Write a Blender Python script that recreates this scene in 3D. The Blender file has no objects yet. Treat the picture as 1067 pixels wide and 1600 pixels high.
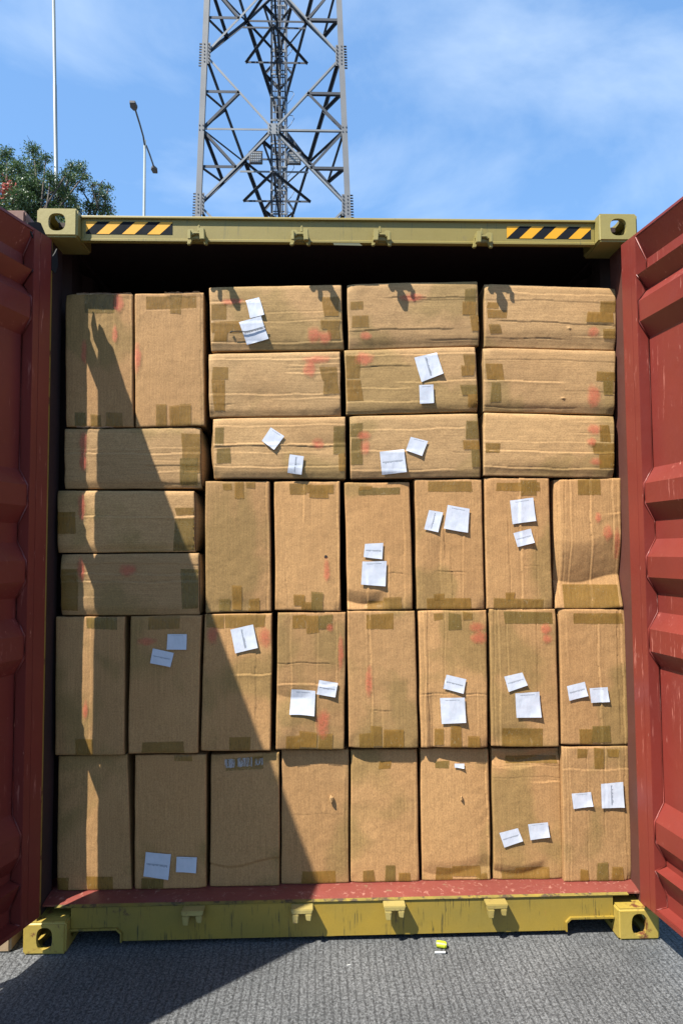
import bpy, bmesh, math, random
import numpy as np
from mathutils import Vector, Matrix

random.seed(7); RS = np.random.RandomState(11)
scene = bpy.context.scene
COL = scene.collection

# ------------------------------------------------------------------ camera
F = 1080.0
CAM = np.array([-0.0961, -2.7313, 1.5116])
PITCH, YAW, ROLL = 0.0573, 0.0327, -0.0063
def _axes():
    cp, sp, cy, sy = math.cos(PITCH), math.sin(PITCH), math.cos(YAW), math.sin(YAW)
    f = np.array([sy*cp, cy*cp, sp]); r = np.array([cy, -sy, 0.0]); u = np.cross(r, f)
    cr, sr = math.cos(ROLL), math.sin(ROLL)
    return cr*r + sr*u, cr*u - sr*r, f
AR, AU, AF = _axes()
def ray(x, y): return AF + AR*(x-533.5)/F - AU*(y-800)/F
def at(x, y, Y):                       # measured photo point -> real point on the plane at depth Y
    d = ray(x, y); return CAM + d*((Y-CAM[1])/d[1])
def atz(x, y, Z):
    d = ray(x, y); return CAM + d*((Z-CAM[2])/d[2])
cam = bpy.data.cameras.new('camera'); co = bpy.data.objects.new('camera', cam); COL.objects.link(co)
cam.sensor_fit = 'VERTICAL'; cam.sensor_height = 36; cam.sensor_width = 24; cam.lens = F/1600*36
cam.clip_start = 0.05; cam.clip_end = 2000
m = Matrix.Identity(4)
for i, a in enumerate((AR, AU, -AF)):
    for j in range(3): m[j][i] = a[j]
for j in range(3): m[j][3] = CAM[j]
co.matrix_world = m; scene.camera = co

# ------------------------------------------------------------------ light
SUN = Vector((-1.16, -1.0, 2.22)).normalized()       # towards the sun
sl = bpy.data.lights.new('sun', 'SUN'); so = bpy.data.objects.new('sun', sl); COL.objects.link(so)
sl.energy = 5.0; sl.angle = math.radians(0.5); sl.color = (1.0, 0.95, 0.86)
so.rotation_euler = SUN.to_track_quat('Z', 'Y').to_euler(); so.location = (-6, -6, 12)
w = bpy.data.worlds.new('World'); scene.world = w; w.use_nodes = True
nt = w.node_tree; N = nt.nodes; L = nt.links
bg = N['Background']
sky = N.new('ShaderNodeTexSky'); sky.sky_type = 'NISHITA'; sky.sun_disc = False
sky.sun_elevation = math.asin(SUN.z); sky.sun_rotation = math.atan2(SUN.x, SUN.y)
sky.air_density = 1.0; sky.dust_density = 0.6; sky.ozone_density = 2.0
tc = N.new('ShaderNodeTexCoord'); mp = N.new('ShaderNodeMapping'); mp.inputs['Scale'].default_value = (1.3, 1.3, 2.6)
mp.inputs['Location'].default_value = (3.1, 0.4, 1.9)
L.new(tc.outputs['Generated'], mp.inputs[0])
nz = N.new('ShaderNodeTexNoise'); nz.inputs['Scale'].default_value = 2.1; nz.inputs['Detail'].default_value = 9; nz.inputs['Roughness'].default_value = .56
nz.inputs['Distortion'].default_value = .5
L.new(mp.outputs[0], nz.inputs['Vector'])
rp = N.new('ShaderNodeValToRGB'); rp.color_ramp.elements[0].position = .47; rp.color_ramp.elements[1].position = .80
rp.color_ramp.elements[0].color = (0, 0, 0, 1); rp.color_ramp.elements[1].color = (.6, .6, .6, 1)
L.new(nz.outputs[0], rp.inputs[0])
tint = N.new('ShaderNodeMix'); tint.data_type = 'RGBA'; tint.blend_type = 'MULTIPLY'; tint.inputs[0].default_value = 1.0
tint.inputs[7].default_value = (1.06, 1.36, 1.48, 1)
L.new(sky.outputs[0], tint.inputs[6])
hz = N.new('ShaderNodeMix'); hz.data_type = 'RGBA'; hz.inputs[0].default_value = .45
L.new(tint.outputs[2], hz.inputs[6]); hz.inputs[7].default_value = (1.55, 3.0, 5.7, 1)
mx = N.new('ShaderNodeMix'); mx.data_type = 'RGBA'
L.new(rp.outputs[0], mx.inputs[0]); L.new(hz.outputs[2], mx.inputs[6]); mx.inputs[7].default_value = (4.6, 5.6, 6.9, 1)
L.new(mx.outputs[2], bg.inputs[0]); bg.inputs[1].default_value = 0.074
vs = scene.view_settings; vs.view_transform = 'Standard'; vs.look = 'None'; vs.gamma = 1; vs.use_curve_mapping = False
vs.exposure = 1.30

# ------------------------------------------------------------------ materials
def newmat(name):
    m = bpy.data.materials.new(name); m.use_nodes = True
    return m, m.node_tree.nodes, m.node_tree.links, m.node_tree.nodes['Principled BSDF']
def ramp(N, L, src, p0, p1, c0=(0, 0, 0, 1), c1=(1, 1, 1, 1)):
    r = N.new('ShaderNodeValToRGB'); e = r.color_ramp.elements
    e[0].position = p0; e[1].position = p1; e[0].color = c0; e[1].color = c1
    L.new(src, r.inputs[0]); return r.outputs[0]
def noise(N, L, vec, scale, detail=4, rough=.55, stretch=None, dist=0):
    if stretch:
        mp = N.new('ShaderNodeMapping'); mp.inputs['Scale'].default_value = stretch
        L.new(vec, mp.inputs[0]); vec = mp.outputs[0]
    n = N.new('ShaderNodeTexNoise'); n.inputs['Scale'].default_value = scale
    n.inputs['Detail'].default_value = detail; n.inputs['Roughness'].default_value = rough
    n.inputs['Distortion'].default_value = dist
    L.new(vec, n.inputs['Vector']); return n.outputs[0]
def mixc(N, L, fac, a, b, mode='MIX'):
    x = N.new('ShaderNodeMix'); x.data_type = 'RGBA'; x.blend_type = mode
    for s, v in ((0, fac), (6, a), (7, b)):
        if hasattr(v, 'is_output') or hasattr(v, 'links'): L.new(v, x.inputs[s])
        else: x.inputs[s].default_value = v if s == 0 else (*v[:3], 1)
    return x.outputs[2]
def math_(N, L, op, a, b=0.0):
    x = N.new('ShaderNodeMath'); x.operation = op
    for i, v in enumerate((a, b)):
        if hasattr(v, 'links'): L.new(v, x.inputs[i])
        else: x.inputs[i].default_value = v
    return x.outputs[0]
def bump(N, L, bsdf, h, strength, dist=.002):
    b = N.new('ShaderNodeBump'); b.inputs['Strength'].default_value = strength; b.inputs['Distance'].default_value = dist
    L.new(h, b.inputs['Height']); L.new(b.outputs[0], bsdf.inputs['Normal'])
def pos(N): return N.new('ShaderNodeNewGeometry').outputs['Position']

K = .85
def kk(c): return tuple(x*K for x in c) if c else c
def paint(name, c1, c2, rough=.5, rust=None, rthr=(.62, .70), rscale=9, streak=None, sthr=(.6, .72), metal=0, wear=None, wthr=(.66, .72), bstr=.25, fscale=3, scratch=None):
    c1, c2, rust, streak, wear = map(kk, (c1, c2, rust, streak, wear))
    m, N, L, B = newmat(name); P = pos(N)
    col = mixc(N, L, ramp(N, L, noise(N, L, P, fscale, 6), .35, .65), c1, c2)
    fine = noise(N, L, P, 160, 3)
    col = mixc(N, L, .22, col, mixc(N, L, fine, (.55, .55, .55), (1.35, 1.35, 1.35)), 'MULTIPLY')
    if wear:                                  # scuffs, mostly long in one direction
        s = noise(N, L, P, 14, 5, .7, (3.2, 3.2, .55), .6)
        col = mixc(N, L, ramp(N, L, s, *wthr), col, wear)
    if scratch:
        s = noise(N, L, P, 26, 4, .72, (2.6, 2.6, .22), .3)
        big = noise(N, L, P, 3.2, 4, .6)
        f = math_(N, L, 'MULTIPLY', ramp(N, L, s, .60, .66), ramp(N, L, big, .48, .60))
        col = mixc(N, L, math_(N, L, 'MULTIPLY', f, .75), col, scratch)
    if streak:
        s = noise(N, L, P, 150, 3, .6, (1.0, 1.0, .05))
        big = noise(N, L, P, 9, 4)
        f = math_(N, L, 'MULTIPLY', ramp(N, L, s, *sthr), ramp(N, L, big, .45, .58))
        col = mixc(N, L, f, col, streak)
    if rust:
        f = ramp(N, L, noise(N, L, P, rscale, 8, .68), *rthr)
        col = mixc(N, L, f, col, rust)
    L.new(col, B.inputs['Base Color'])
    rr = N.new('ShaderNodeMapRange'); rr.inputs[3].default_value = rough-.12; rr.inputs[4].default_value = rough+.15
    L.new(noise(N, L, P, 20, 4), rr.inputs[0]); L.new(rr.outputs[0], B.inputs['Roughness'])
    B.inputs['Metallic'].default_value = metal
    bump(N, L, B, noise(N, L, P, 55, 5), bstr, .002)
    return m
M = {}
M['yellow_sill'] = paint('worn_yellow_sill', (.30, .195, .022), (.215, .155, .026), .5, rust=(.10, .055, .02), rthr=(.66, .72), streak=(.07, .055, .015), sthr=(.58, .63), wear=(.30, .15, .03))
M['yellow_head'] = paint('hazed_yellow_header', (.225, .172, .036), (.205, .158, .034), .5, rust=(.16, .12, .05), rthr=(.70, .76), streak=(.10, .09, .03), sthr=(.60, .72), bstr=.12, fscale=1.2)  # duller than the sill yellow: haze mixed into the colour; streaks are grime
M['yellow_cast'] = paint('yellow_casting', (.37, .27, .060), (.32, .225, .035), .5, rust=(.13, .045, .018), rthr=(.57, .64), rscale=16, wear=(.22, .17, .06), bstr=.4)
M['yellow_cast_top'] = paint('olive_casting', (.29, .24, .07), (.26, .21, .06), .5, rust=(.14, .09, .04), rthr=(.66, .75), rscale=13, wear=(.2, .18, .08), wthr=(.64, .74), bstr=.3)
M['red'] = paint('red_door_paint', (.195, .029, .020), (.160, .025, .018), .42, rust=(.14, .03, .02), rthr=(.74, .8), wear=(.40, .17, .13), wthr=(.67, .70), bstr=.2, fscale=2, scratch=(.40, .15, .115))
M['red_plate'] = paint('scuffed_red_plate', (.20, .046, .034), (.165, .037, .027), .5, rust=(.2, .13, .07), rthr=(.62, .7), rscale=20, wear=(.38, .19, .14), wthr=(.58, .7), bstr=.4)
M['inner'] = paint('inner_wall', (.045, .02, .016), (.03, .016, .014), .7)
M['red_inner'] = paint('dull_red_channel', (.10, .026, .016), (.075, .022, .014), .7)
M['floor'] = paint('plywood_floor', (.16, .10, .06), (.10, .06, .04), .7)
M['neigh'] = paint('brown_red_paint', (.20, .085, .055), (.14, .06, .04), .6, rust=(.09, .05, .03), bstr=.4)
M['neigh_c'] = paint('tan_casting', (.36, .26, .15), (.28, .19, .11), .6, rust=(.12, .06, .03), bstr=.4)
M['rubber'] = paint('black_rubber', (.02, .02, .02), (.03, .03, .03), .6)
M['steel'] = paint('galvanised_steel', (.20, .215, .23), (.16, .172, .185), .55, metal=.1, bstr=.05, fscale=1)
M['steel_dark'] = paint('shade_dark_steel', (.034, .042, .058), (.026, .033, .046), .65, metal=.1, bstr=.05)  # dark steel; shade on side faces and sub-braces is put into this colour
M['steel_mid'] = paint('grey_leg_steel', (.17, .175, .18), (.14, .145, .155), .6, metal=.1, bstr=.05, fscale=1)
M['pole'] = paint('pale_pole_metal', (.20, .235, .24), (.17, .20, .205), .45, metal=.1, bstr=.02, fscale=1)
M['lampgrey'] = paint('lamp_housing', (.12, .11, .10), (.09, .08, .08), .5)
M['scuff'] = paint('scuffed_header_metal', (.13, .125, .07), (.10, .10, .05), .6)
M['keeper'] = paint('cream_worn_keeper', (.34, .27, .09), (.29, .22, .06), .5, rust=(.14, .07, .03), rthr=(.60, .68), rscale=40)
M['lip'] = paint('grimy_yellow_lip', (.26, .19, .03), (.15, .12, .03), .6, rust=(.07, .05, .025), rthr=(.50, .58), rscale=22, fscale=12)
M['glass'] = paint('lamp_glass', (.35, .38, .4), (.3, .33, .36), .15)
M['cable'] = paint('dark_cable', (.045, .06, .085), (.06, .075, .10), .5)
M['lime'] = paint('lime_plastic', (.45, .5, .02), (.4, .45, .02), .35, bstr=.05)
M['whitep'] = paint('white_plastic', (.6, .6, .58), (.55, .55, .53), .4, bstr=.05)
M['blackt'] = paint('black_tape', (.004, .006, .010), (.006, .008, .012), .8, bstr=.05)
M['blackt'].node_tree.nodes['Principled BSDF'].inputs['Specular IOR Level'].default_value = .15
M['rubber'].node_tree.nodes['Principled BSDF'].inputs['Specular IOR Level'].default_value = .15
M['yelt'] = paint('yellow_tape', (.72, .34, .0), (.66, .31, .0), .45, bstr=.05)
M['ink'] = paint('grey_print', (.26, .28, .32), (.2, .22, .26), .7)

# cardboard
def cardboard(name, c1, c2, stain, flute):
    m, N, L, B = newmat(name); P = pos(N)
    oi = N.new('ShaderNodeObjectInfo')
    off = N.new('ShaderNodeVectorMath'); off.operation = 'MULTIPLY_ADD'
    cmb = N.new('ShaderNodeCombineXYZ')
    for i in range(3): L.new(oi.outputs['Random'], cmb.inputs[i])
    L.new(cmb.outputs[0], off.inputs[0]); off.inputs[1].default_value = (17, 29, 43); L.new(P, off.inputs[2])
    V = off.outputs[0]
    col = mixc(N, L, ramp(N, L, noise(N, L, V, 2.4, 3), .38, .62), c1, c2)
    f = ramp(N, L, noise(N, L, V, 2.6, 3, .5, None, .3), .53, .60)
    col = mixc(N, L, math_(N, L, 'MULTIPLY', f, .58), col, stain)
    # fibre mottling: short strokes across the flutes + liner speckle
    mot = noise(N, L, P, 170, 2, .6, (1, 1, 1.5) if flute == 'h' else (1.5, 1, 1))
    col = mixc(N, L, .75, col, mixc(N, L, ramp(N, L, mot, .34, .66), (.74, .73, .72), (1.20, 1.19, 1.18)), 'MULTIPLY')
    st = noise(N, L, P, 75, 2, .5, (.10, .10, 2.4) if flute == 'h' else (2.4, .10, .10))
    col = mixc(N, L, .45, col, mixc(N, L, ramp(N, L, st, .35, .65), (.80, .80, .79), (1.16, 1.16, 1.15)), 'MULTIPLY')
    rv = ramp(N, L, oi.outputs['Random'], 0, 1, (.90, .91, .92, 1), (1.08, 1.07, 1.05, 1)); col = mixc(N, L, 1.0, col, rv, 'MULTIPLY')
    L.new(col, B.inputs['Base Color']); B.inputs['Roughness'].default_value = .78; B.inputs['Specular IOR Level'].default_value = .25
    h = math_(N, L, 'ADD', math_(N, L, 'MULTIPLY', st, .7), mot)
    bump(N, L, B, h, .22, .0010)
    return m
M['card_v'] = cardboard('kraft_cardboard_upright', (.338, .192, .080), (.308, .170, .069), (.180, .122, .040), 'v')
M['card_h'] = cardboard('kraft_cardboard_lying', (.345, .215, .098), (.320, .192, .085), (.205, .140, .050), 'h')
def tapemat(name, c1, c2, a, glossy=.3):
    m, N, L, B = newmat(name); P = pos(N)
    col = mixc(N, L, ramp(N, L, noise(N, L, P, 14, 4), .38, .62), c1, c2)
    st = noise(N, L, P, 70, 3, .6, (2.2, 1, .3))
    col = mixc(N, L, .5, col, mixc(N, L, ramp(N, L, st, .35, .65), (.75, .75, .7), (1.25, 1.2, 1.15)), 'MULTIPLY')
    glint = ramp(N, L, noise(N, L, P, 42, 2, .5, (1.5, 1, .8), 2.5), .66, .70)
    col = mixc(N, L, math_(N, L, 'MULTIPLY', glint, .3), col, (.36, .31, .20))  # pale streaks: glints on the wrinkled tape painted into its colour
    L.new(col, B.inputs['Base Color']); B.inputs['Roughness'].default_value = glossy; B.inputs['Specular IOR Level'].default_value = .3
    B.inputs['Alpha'].default_value = a
    bump(N, L, B, noise(N, L, P, 60, 4, .6, (1.6, 1, .7)), .5, .003)
    return m
M['tape'] = tapemat('brown_packing_tape', (.215, .122, .026), (.180, .102, .022), .66, .38)
M['tape2'] = tapemat('amber_packing_tape', (.235, .125, .024), (.195, .106, .022), .72, .38)
M['tape3'] = tapemat('olive_packing_tape', (.165, .108, .028), (.140, .092, .024), .74, .38)
def marker():
    m, N, L, B = newmat('red_spray_paint'); P = pos(N)
    B.inputs['Base Color'].default_value = (.54, .11, .06, 1); B.inputs['Roughness'].default_value = .7
    uv = N.new('ShaderNodeUVMap'); uv.uv_map = 'UVMap'
    vm = N.new('ShaderNodeVectorMath'); vm.operation = 'DISTANCE'; vm.inputs[1].default_value = (.5, .5, 0)
    L.new(uv.outputs[0], vm.inputs[0])
    d = math_(N, L, 'ADD', vm.outputs['Value'], math_(N, L, 'MULTIPLY', math_(N, L, 'SUBTRACT', noise(N, L, P, 28, 3), .5), .5))
    a = ramp(N, L, d, .22, .5, (1, 1, 1, 1), (0, 0, 0, 1))
    a = math_(N, L, 'MULTIPLY', a, math_(N, L, 'ADD', math_(N, L, 'MULTIPLY', ramp(N, L, noise(N, L, P, 130, 2), .3, .6), .25), .25))
    L.new(a, B.inputs['Alpha']); return m
M['mark'] = marker()
def papermat():
    m, N, L, B = newmat('white_label_paper'); P = pos(N)
    L.new(mixc(N, L, ramp(N, L, noise(N, L, P, 40, 4), .35, .65), (.41, .44, .50), (.45, .47, .53)), B.inputs['Base Color'])
    B.inputs['Roughness'].default_value = .5
    bump(N, L, B, noise(N, L, P, 45, 3, .5, (1, 1, .4)), .5, .003)
    return m
M['paper'] = papermat()
def groundmat():
    m, N, L, B = newmat('brushed_concrete'); P = pos(N)
    base = mixc(N, L, ramp(N, L, noise(N, L, P, 2.2, 6, .6), .35, .65), (.052, .055, .057), (.080, .083, .085))
    sp = noise(N, L, P, 120, 4, .7, (1, .8, 1), .6)
    base = mixc(N, L, .95, base, mixc(N, L, ramp(N, L, sp, .40, .62), (.38, .38, .38), (1.9, 1.88, 1.86)), 'MULTIPLY')
    sp2 = noise(N, L, P, 260, 2, .6)
    base = mixc(N, L, .7, base, mixc(N, L, ramp(N, L, sp2, .35, .65), (.5, .5, .5), (1.5, 1.5, 1.5)), 'MULTIPLY')
    # tined grooves, a hand-width of them to the palm, wandering a little
    sx = N.new('ShaderNodeSeparateXYZ'); L.new(P, sx.inputs[0])
    wob = noise(N, L, P, 3.0, 4)
    ph = math_(N, L, 'ADD', math_(N, L, 'MULTIPLY', sx.outputs[0], 2*math.pi/.028),
               math_(N, L, 'MULTIPLY', wob, 4.0))
    s = math_(N, L, 'SINE', ph)
    brk = ramp(N, L, noise(N, L, P, 22, 7, .85), .42, .56)
    g = math_(N, L, 'MULTIPLY', ramp(N, L, s, .55, .92), brk)
    base = mixc(N, L, math_(N, L, 'MULTIPLY', g, .52), base, (.018, .019, .02))
    crack = N.new('ShaderNodeTexVoronoi'); crack.feature = 'DISTANCE_TO_EDGE'; crack.inputs['Scale'].default_value = 1.1
    L.new(P, crack.inputs['Vector'])
    L.new(base, B.inputs['Base Color']); B.inputs['Roughness'].default_value = .85
    h = math_(N, L, 'SUBTRACT', math_(N, L, 'MULTIPLY', sp, .8), math_(N, L, 'MULTIPLY', g, .6))
    bump(N, L, B, h, .8, .004)
    return m
M['ground'] = groundmat()
def leafmat(name, c1, c2, c3):
    m, N, L, B = newmat(name)
    at_ = N.new('ShaderNodeAttribute'); at_.attribute_name = 'tone'
    col = mixc(N, L, ramp(N, L, at_.outputs['Fac'], .0, .75), c1, c2)
    col = mixc(N, L, ramp(N, L, at_.outputs['Fac'], .8, 1.0), col, c3)
    L.new(col, B.inputs['Base Color']); B.inputs['Roughness'].default_value = .45
    tr = N.new('ShaderNodeBsdfTranslucent'); L.new(col, tr.inputs[0])
    ms = N.new('ShaderNodeMixShader'); ms.inputs[0].default_value = .25
    L.new(B.outputs[0], ms.inputs[1]); L.new(tr.outputs[0], ms.inputs[2])
    L.new(ms.outputs[0], N['Material Output'].inputs[0]); return m
M['leaf'] = leafmat('dark_leaves', (.022, .050, .016), (.070, .125, .035), (.15, .20, .10))
M['blossom'] = leafmat('red_blossom', (.30, .06, .04), (.5, .12, .08), (.5, .2, .15))
M['bark'] = paint('grey_bark', (.10, .08, .065), (.06, .05, .04), .85)

# ------------------------------------------------------------------ mesh helpers
class MB:
    def __init__(s): s.v = []; s.f = []; s.mi = []
    def add(s, vs, fs, mi=0):
        o = len(s.v); s.v += [tuple(map(float, p)) for p in vs]; s.f += [tuple(i+o for i in f) for f in fs]; s.mi += [mi]*len(fs)
    def box(s, a, b, mi=0):
        x0, y0, z0 = a; x1, y1, z1 = b
        s.add([(x0,y0,z0),(x1,y0,z0),(x1,y1,z0),(x0,y1,z0),(x0,y0,z1),(x1,y0,z1),(x1,y1,z1),(x0,y1,z1)],
              [(0,3,2,1),(4,5,6,7),(0,1,5,4),(1,2,6,5),(2,3,7,6),(3,0,4,7)], mi)
    def bar(s, p, q, w, h=None, up=(0, 0, 1), mi=0):
        p, q = Vector(p), Vector(q); d = (q-p).normalized(); h = h or w
        x = d.cross(Vector(up))
        if x.length < 1e-3: x = d.cross(Vector((0, 1, 0)))
        x.normalize(); y = x.cross(d); x *= w/2; y *= h/2
        vs = [p-x-y, p+x-y, p+x+y, p-x+y, q-x-y, q+x-y, q+x+y, q-x+y]
        s.add(vs, [(0,1,2,3),(7,6,5,4),(0,4,5,1),(1,5,6,2),(2,6,7,3),(3,7,4,0)], mi)
    def angle(s, p, q, w, t, n):                        # steel angle: two thin legs, n = outward normal of one leg
        p, q = Vector(p), Vector(q); d = (q-p).normalized(); n = Vector(n); n = (n-d*n.dot(d)).normalized(); x = d.cross(n)
        a = x*(w/2)
        s.bar(p+n*0, q+n*0, w, t, up=n)
        s.bar(p-a-n*(w/2), q-a-n*(w/2), t, w, up=n)
    def tube(s, pts, rs, n=8, cap=True, mi=0):
        pts = [Vector(p) for p in pts]
        if not hasattr(rs, '__len__'): rs = [rs]*len(pts)
        vs = []
        for i, p in enumerate(pts):
            d = (pts[min(i+1, len(pts)-1)]-pts[max(i-1, 0)]).normalized()
            x = d.cross(Vector((0, 0, 1)))
            if x.length < 1e-3: x = Vector((1, 0, 0))
            x.normalize(); y = x.cross(d)
            for k in range(n):
                a = 2*math.pi*k/n; vs.append(p + (x*math.cos(a)+y*math.sin(a))*rs[i])
        fs = [(i*n+k, i*n+(k+1) % n, (i+1)*n+(k+1) % n, (i+1)*n+k) for i in range(len(pts)-1) for k in range(n)]
        if cap: fs += [tuple(range(n))[::-1], tuple((len(pts)-1)*n+k for k in range(n))]
        s.add(vs, fs, mi)
    def prism(s, prof, a, b, axis, mi=0):               # closed profile extruded; axis 'x': (y,z), 'y': (x,z), 'z': (x,y)
        n = len(prof)
        def P(t, c):
            return {'x': (t, c[0], c[1]), 'y': (c[0], t, c[1]), 'z': (c[0], c[1], t)}[axis]
        vs = [P(a, c) for c in prof]+[P(b, c) for c in prof]
        fs = [(i, (i+1) % n, n+(i+1) % n, n+i) for i in range(n)]+[tuple(range(n))[::-1], tuple(range(n, 2*n))]
        s.add(vs, fs, mi)
    def build(s, name, mats, parent=None, loc=(0, 0, 0), bevel=0, smooth=False, fix=True):
        me = bpy.data.meshes.new(name); me.from_pydata(s.v, [], s.f)
        for mt in (mats if isinstance(mats, (list, tuple)) else [mats]): me.materials.append(mt)
        if any(s.mi):
            for i, p in enumerate(me.polygons): p.material_index = s.mi[i]
        if fix:
            bm = bmesh.new(); bm.from_mesh(me); bmesh.ops.recalc_face_normals(bm, faces=bm.faces)
            if bevel: bmesh.ops.bevel(bm, geom=[e for e in bm.edges if len(e.link_faces) == 2 and e.calc_face_angle(0) > .6], offset=bevel, segments=2, affect='EDGES', clamp_overlap=True)
            bm.to_mesh(me); bm.free()
        if smooth:
            for p in me.polygons: p.use_smooth = True
        o = bpy.data.objects.new(name, me); COL.objects.link(o); o.location = loc
        if parent: o.parent = parent
        return o
def thing(name, label, cat, loc=(0, 0, 0), group=None):
    o = bpy.data.objects.new(name, None); COL.objects.link(o); o.location = loc; o.empty_display_size = .1
    return tag(o, label, cat, group)
def tag(o, label, cat=None, group=None, kind=None):
    if label: o['label'] = label
    if cat: o['category'] = cat
    if group: o['group'] = group
    if kind: o['kind'] = kind
    return o

# ------------------------------------------------------------------ ground
g = MB(); g.add([(-600, -600, 0), (600, -600, 0), (600, 600, 0), (-600, 600, 0)], [(0, 1, 2, 3)])
tag(g.build('ground', M['ground'], fix=False), None, kind='structure')

# ------------------------------------------------------------------ container
CW, CH, CL = 1.219, 2.896, 12.192
YF = .045                                     # face of header and sill behind the castings
ct = thing('shipping_container', 'open shipping container with yellow end frame and red doors, packed with brown cartons', 'shipping container')

def casting(parent, x0, y0, z0, mat, top=False, front=True, name='corner_casting'):
    wx, wy, wz = .162, .178, .118
    m_ = MB(); m_.box((0, 0, 0), (wx, wy, wz)); o = m_.build(name, mat, parent, (x0, y0, z0))
    bm = bmesh.new(); bm.from_mesh(o.data)
    bmesh.ops.bevel(bm, geom=list(bm.edges), offset=.008, segments=3, affect='EDGES'); bm.to_mesh(o.data); bm.free()
    if not front: return o
    cx, cz = wx/2, wz/2
    cut = MB(); cut.box((.018, .018, .014), (wx-.018, wy-.018, wz-.014))
    def oval(hw, hh, n=24, k=2.6):
        return [(hw*abs(math.cos(a))**(2/k)*(1 if math.cos(a) > 0 else -1), hh*abs(math.sin(a))**(2/k)*(1 if math.sin(a) > 0 else -1))
                for a in [2*math.pi*i/n for i in range(n)]]
    shp = []
    if top: shp.append(('y', [(cx+p, cz+q) for p, q in oval(.034, .036)], -.02, .03))
    else: shp.append(('y', [(cx+p, cz+q) for p, q in oval(.030, .041)], -.02, .03))
    shp.append(('x', [(wy/2+p, cz+q) for p, q in oval(.036, .030)], -.02, wx+.02))
    shp.append(('z', [(cx+p, wy/2+q) for p, q in oval(.032, .055)], -.02 if not top else wz-.03, .03 if not top else wz+.02))
    cutters = [cut.build('tmp', mat, None, (x0, y0, z0))]
    for ax, pr, a, b in shp:
        c = MB(); c.prism(pr, a, b, ax); cutters.append(c.build('tmp', mat, None, (x0, y0, z0)))
    for c in cutters:
        md = o.modifiers.new('b', 'BOOLEAN'); md.object = c; md.operation = 'DIFFERENCE'; md.solver = 'EXACT'
    bpy.context.view_layer.update()
    dg = bpy.context.evaluated_depsgraph_get(); me = bpy.data.meshes.new_from_object(o.evaluated_get(dg))
    o.modifiers.clear(); o.data = me
    for c in cutters: bpy.data.objects.remove(c, do_unlink=True)
    return o
for sx in (-1, 1):
    x0 = -CW if sx < 0 else CW-.162
    casting(ct, x0, 0, CH-.118, M['yellow_cast_top'], top=True)
    casting(ct, x0, 0, 0, M['yellow_cast'])
    casting(ct, x0, CL-.178, CH-.118, M['yellow_cast_top'], front=False)
    casting(ct, x0, CL-.178, 0, M['yellow_cast'], front=False)
XI = CW-.162
# header: face plate with a thin top lip and a rounded lower flange
h = MB(); zb, ztp = 2.780, 2.878
h.prism([(YF, zb+.012), (YF-.003, zb+.009), (YF-.003, zb+.001), (YF+.010, zb-.002), (YF+.03, zb+.004), (YF+.03, ztp), (YF-.010, ztp+.004), (YF-.012, ztp), (YF-.012, ztp-.005), (YF, ztp-.007)], -XI+.002, XI-.002, 'x')
h.build('header_beam', M['yellow_head'], ct)
# worn weld patch on the header's lower edge, near the middle
hp = MB()
pl = [at(x, y, YF-.002) for x, y in ((519, 379), (548, 378), (560, 381), (566, 386), (522, 385))]
hp.prism([(p[0], p[2]+.006) for p in pl], YF-.002, YF+.002, 'y'); hp.build('weld_patch', M['scuff'], ct)
# sill with the fork pockets beside the castings
def xz(x, y): p = at(x, y, YF); return (p[0], p[2])
sl_ = MB(); ZT = .150
nl = [at(x, 1445, YF)[0] for x in (192, 882)]
zn = .073
prof = [(-XI+.002, ZT), (-XI+.002, zn), (nl[0]-.02, zn), (nl[0], zn-.018), (nl[0], .021), (nl[1], .021), (nl[1], zn-.018), (nl[1]+.02, zn), (XI-.002, zn), (XI-.002, ZT)]
sl_.prism(prof, YF, YF+.012, 'y')
sl_.prism([(-XI+.002, zn+.0006), (-XI+.002, zn-.006), (nl[0]-.023, zn-.006), (nl[0]-.006, zn-.021), (nl[0]-.006, .021), (nl[0]-.0006, .021), (nl[0]-.0006, zn-.018), (nl[0]-.02, zn+.0006)], YF-.012, YF+.08, 'y')
sl_.prism([(XI-.002, zn+.0006), (nl[1]+.02, zn+.0006), (nl[1]+.0006, zn-.018), (nl[1]+.0006, .021), (nl[1]+.006, .021), (nl[1]+.006, zn-.021), (nl[1]+.023, zn-.006), (XI-.002, zn-.006)], YF-.012, YF+.08, 'y')
sl_.build('door_sill', M['yellow_sill'], ct)
for nm, yy in (('sill_gusset', .0),):
    for x_ in (515, 640, 800):
        p = atz(x_, 1467, .006)
        gb = MB(); gb.box((p[0]-.02, YF+.02, .008), (p[0]+.02, YF+.05, .05)); gb.build(nm, M['yellow_sill'], ct)
pk = MB(); pk.box((-XI, .25, .01), (XI, .27, .14)); pk.build('dark_pocket_backing', M['inner'], ct)  # dark board added behind the fork pockets so the notches look black
# threshold plate (red, worn, yellow lip)
ZFl = .168
tp = MB()
tp.prism([(YF-.004, ZT), (YF-.006, ZT+.004), (YF+.010, ZT+.007), (YF+.010, ZT)], -XI-.06, XI+.06, 'x', 1)
tp.prism([(YF+.0102, ZT), (YF+.0102, ZT+.0066), (.10, ZFl-.003), (.13, ZFl), (.30, ZFl), (.30, ZT)], -1.168, 1.168, 'x', 0)
tp.build('threshold_plate', [M['red_plate'], M['lip']], ct)
fl = MB(); fl.box((-1.17, .302, .14), (1.17, CL-.1, ZFl)); fl.build('floor', M['floor'], ct)
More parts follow.
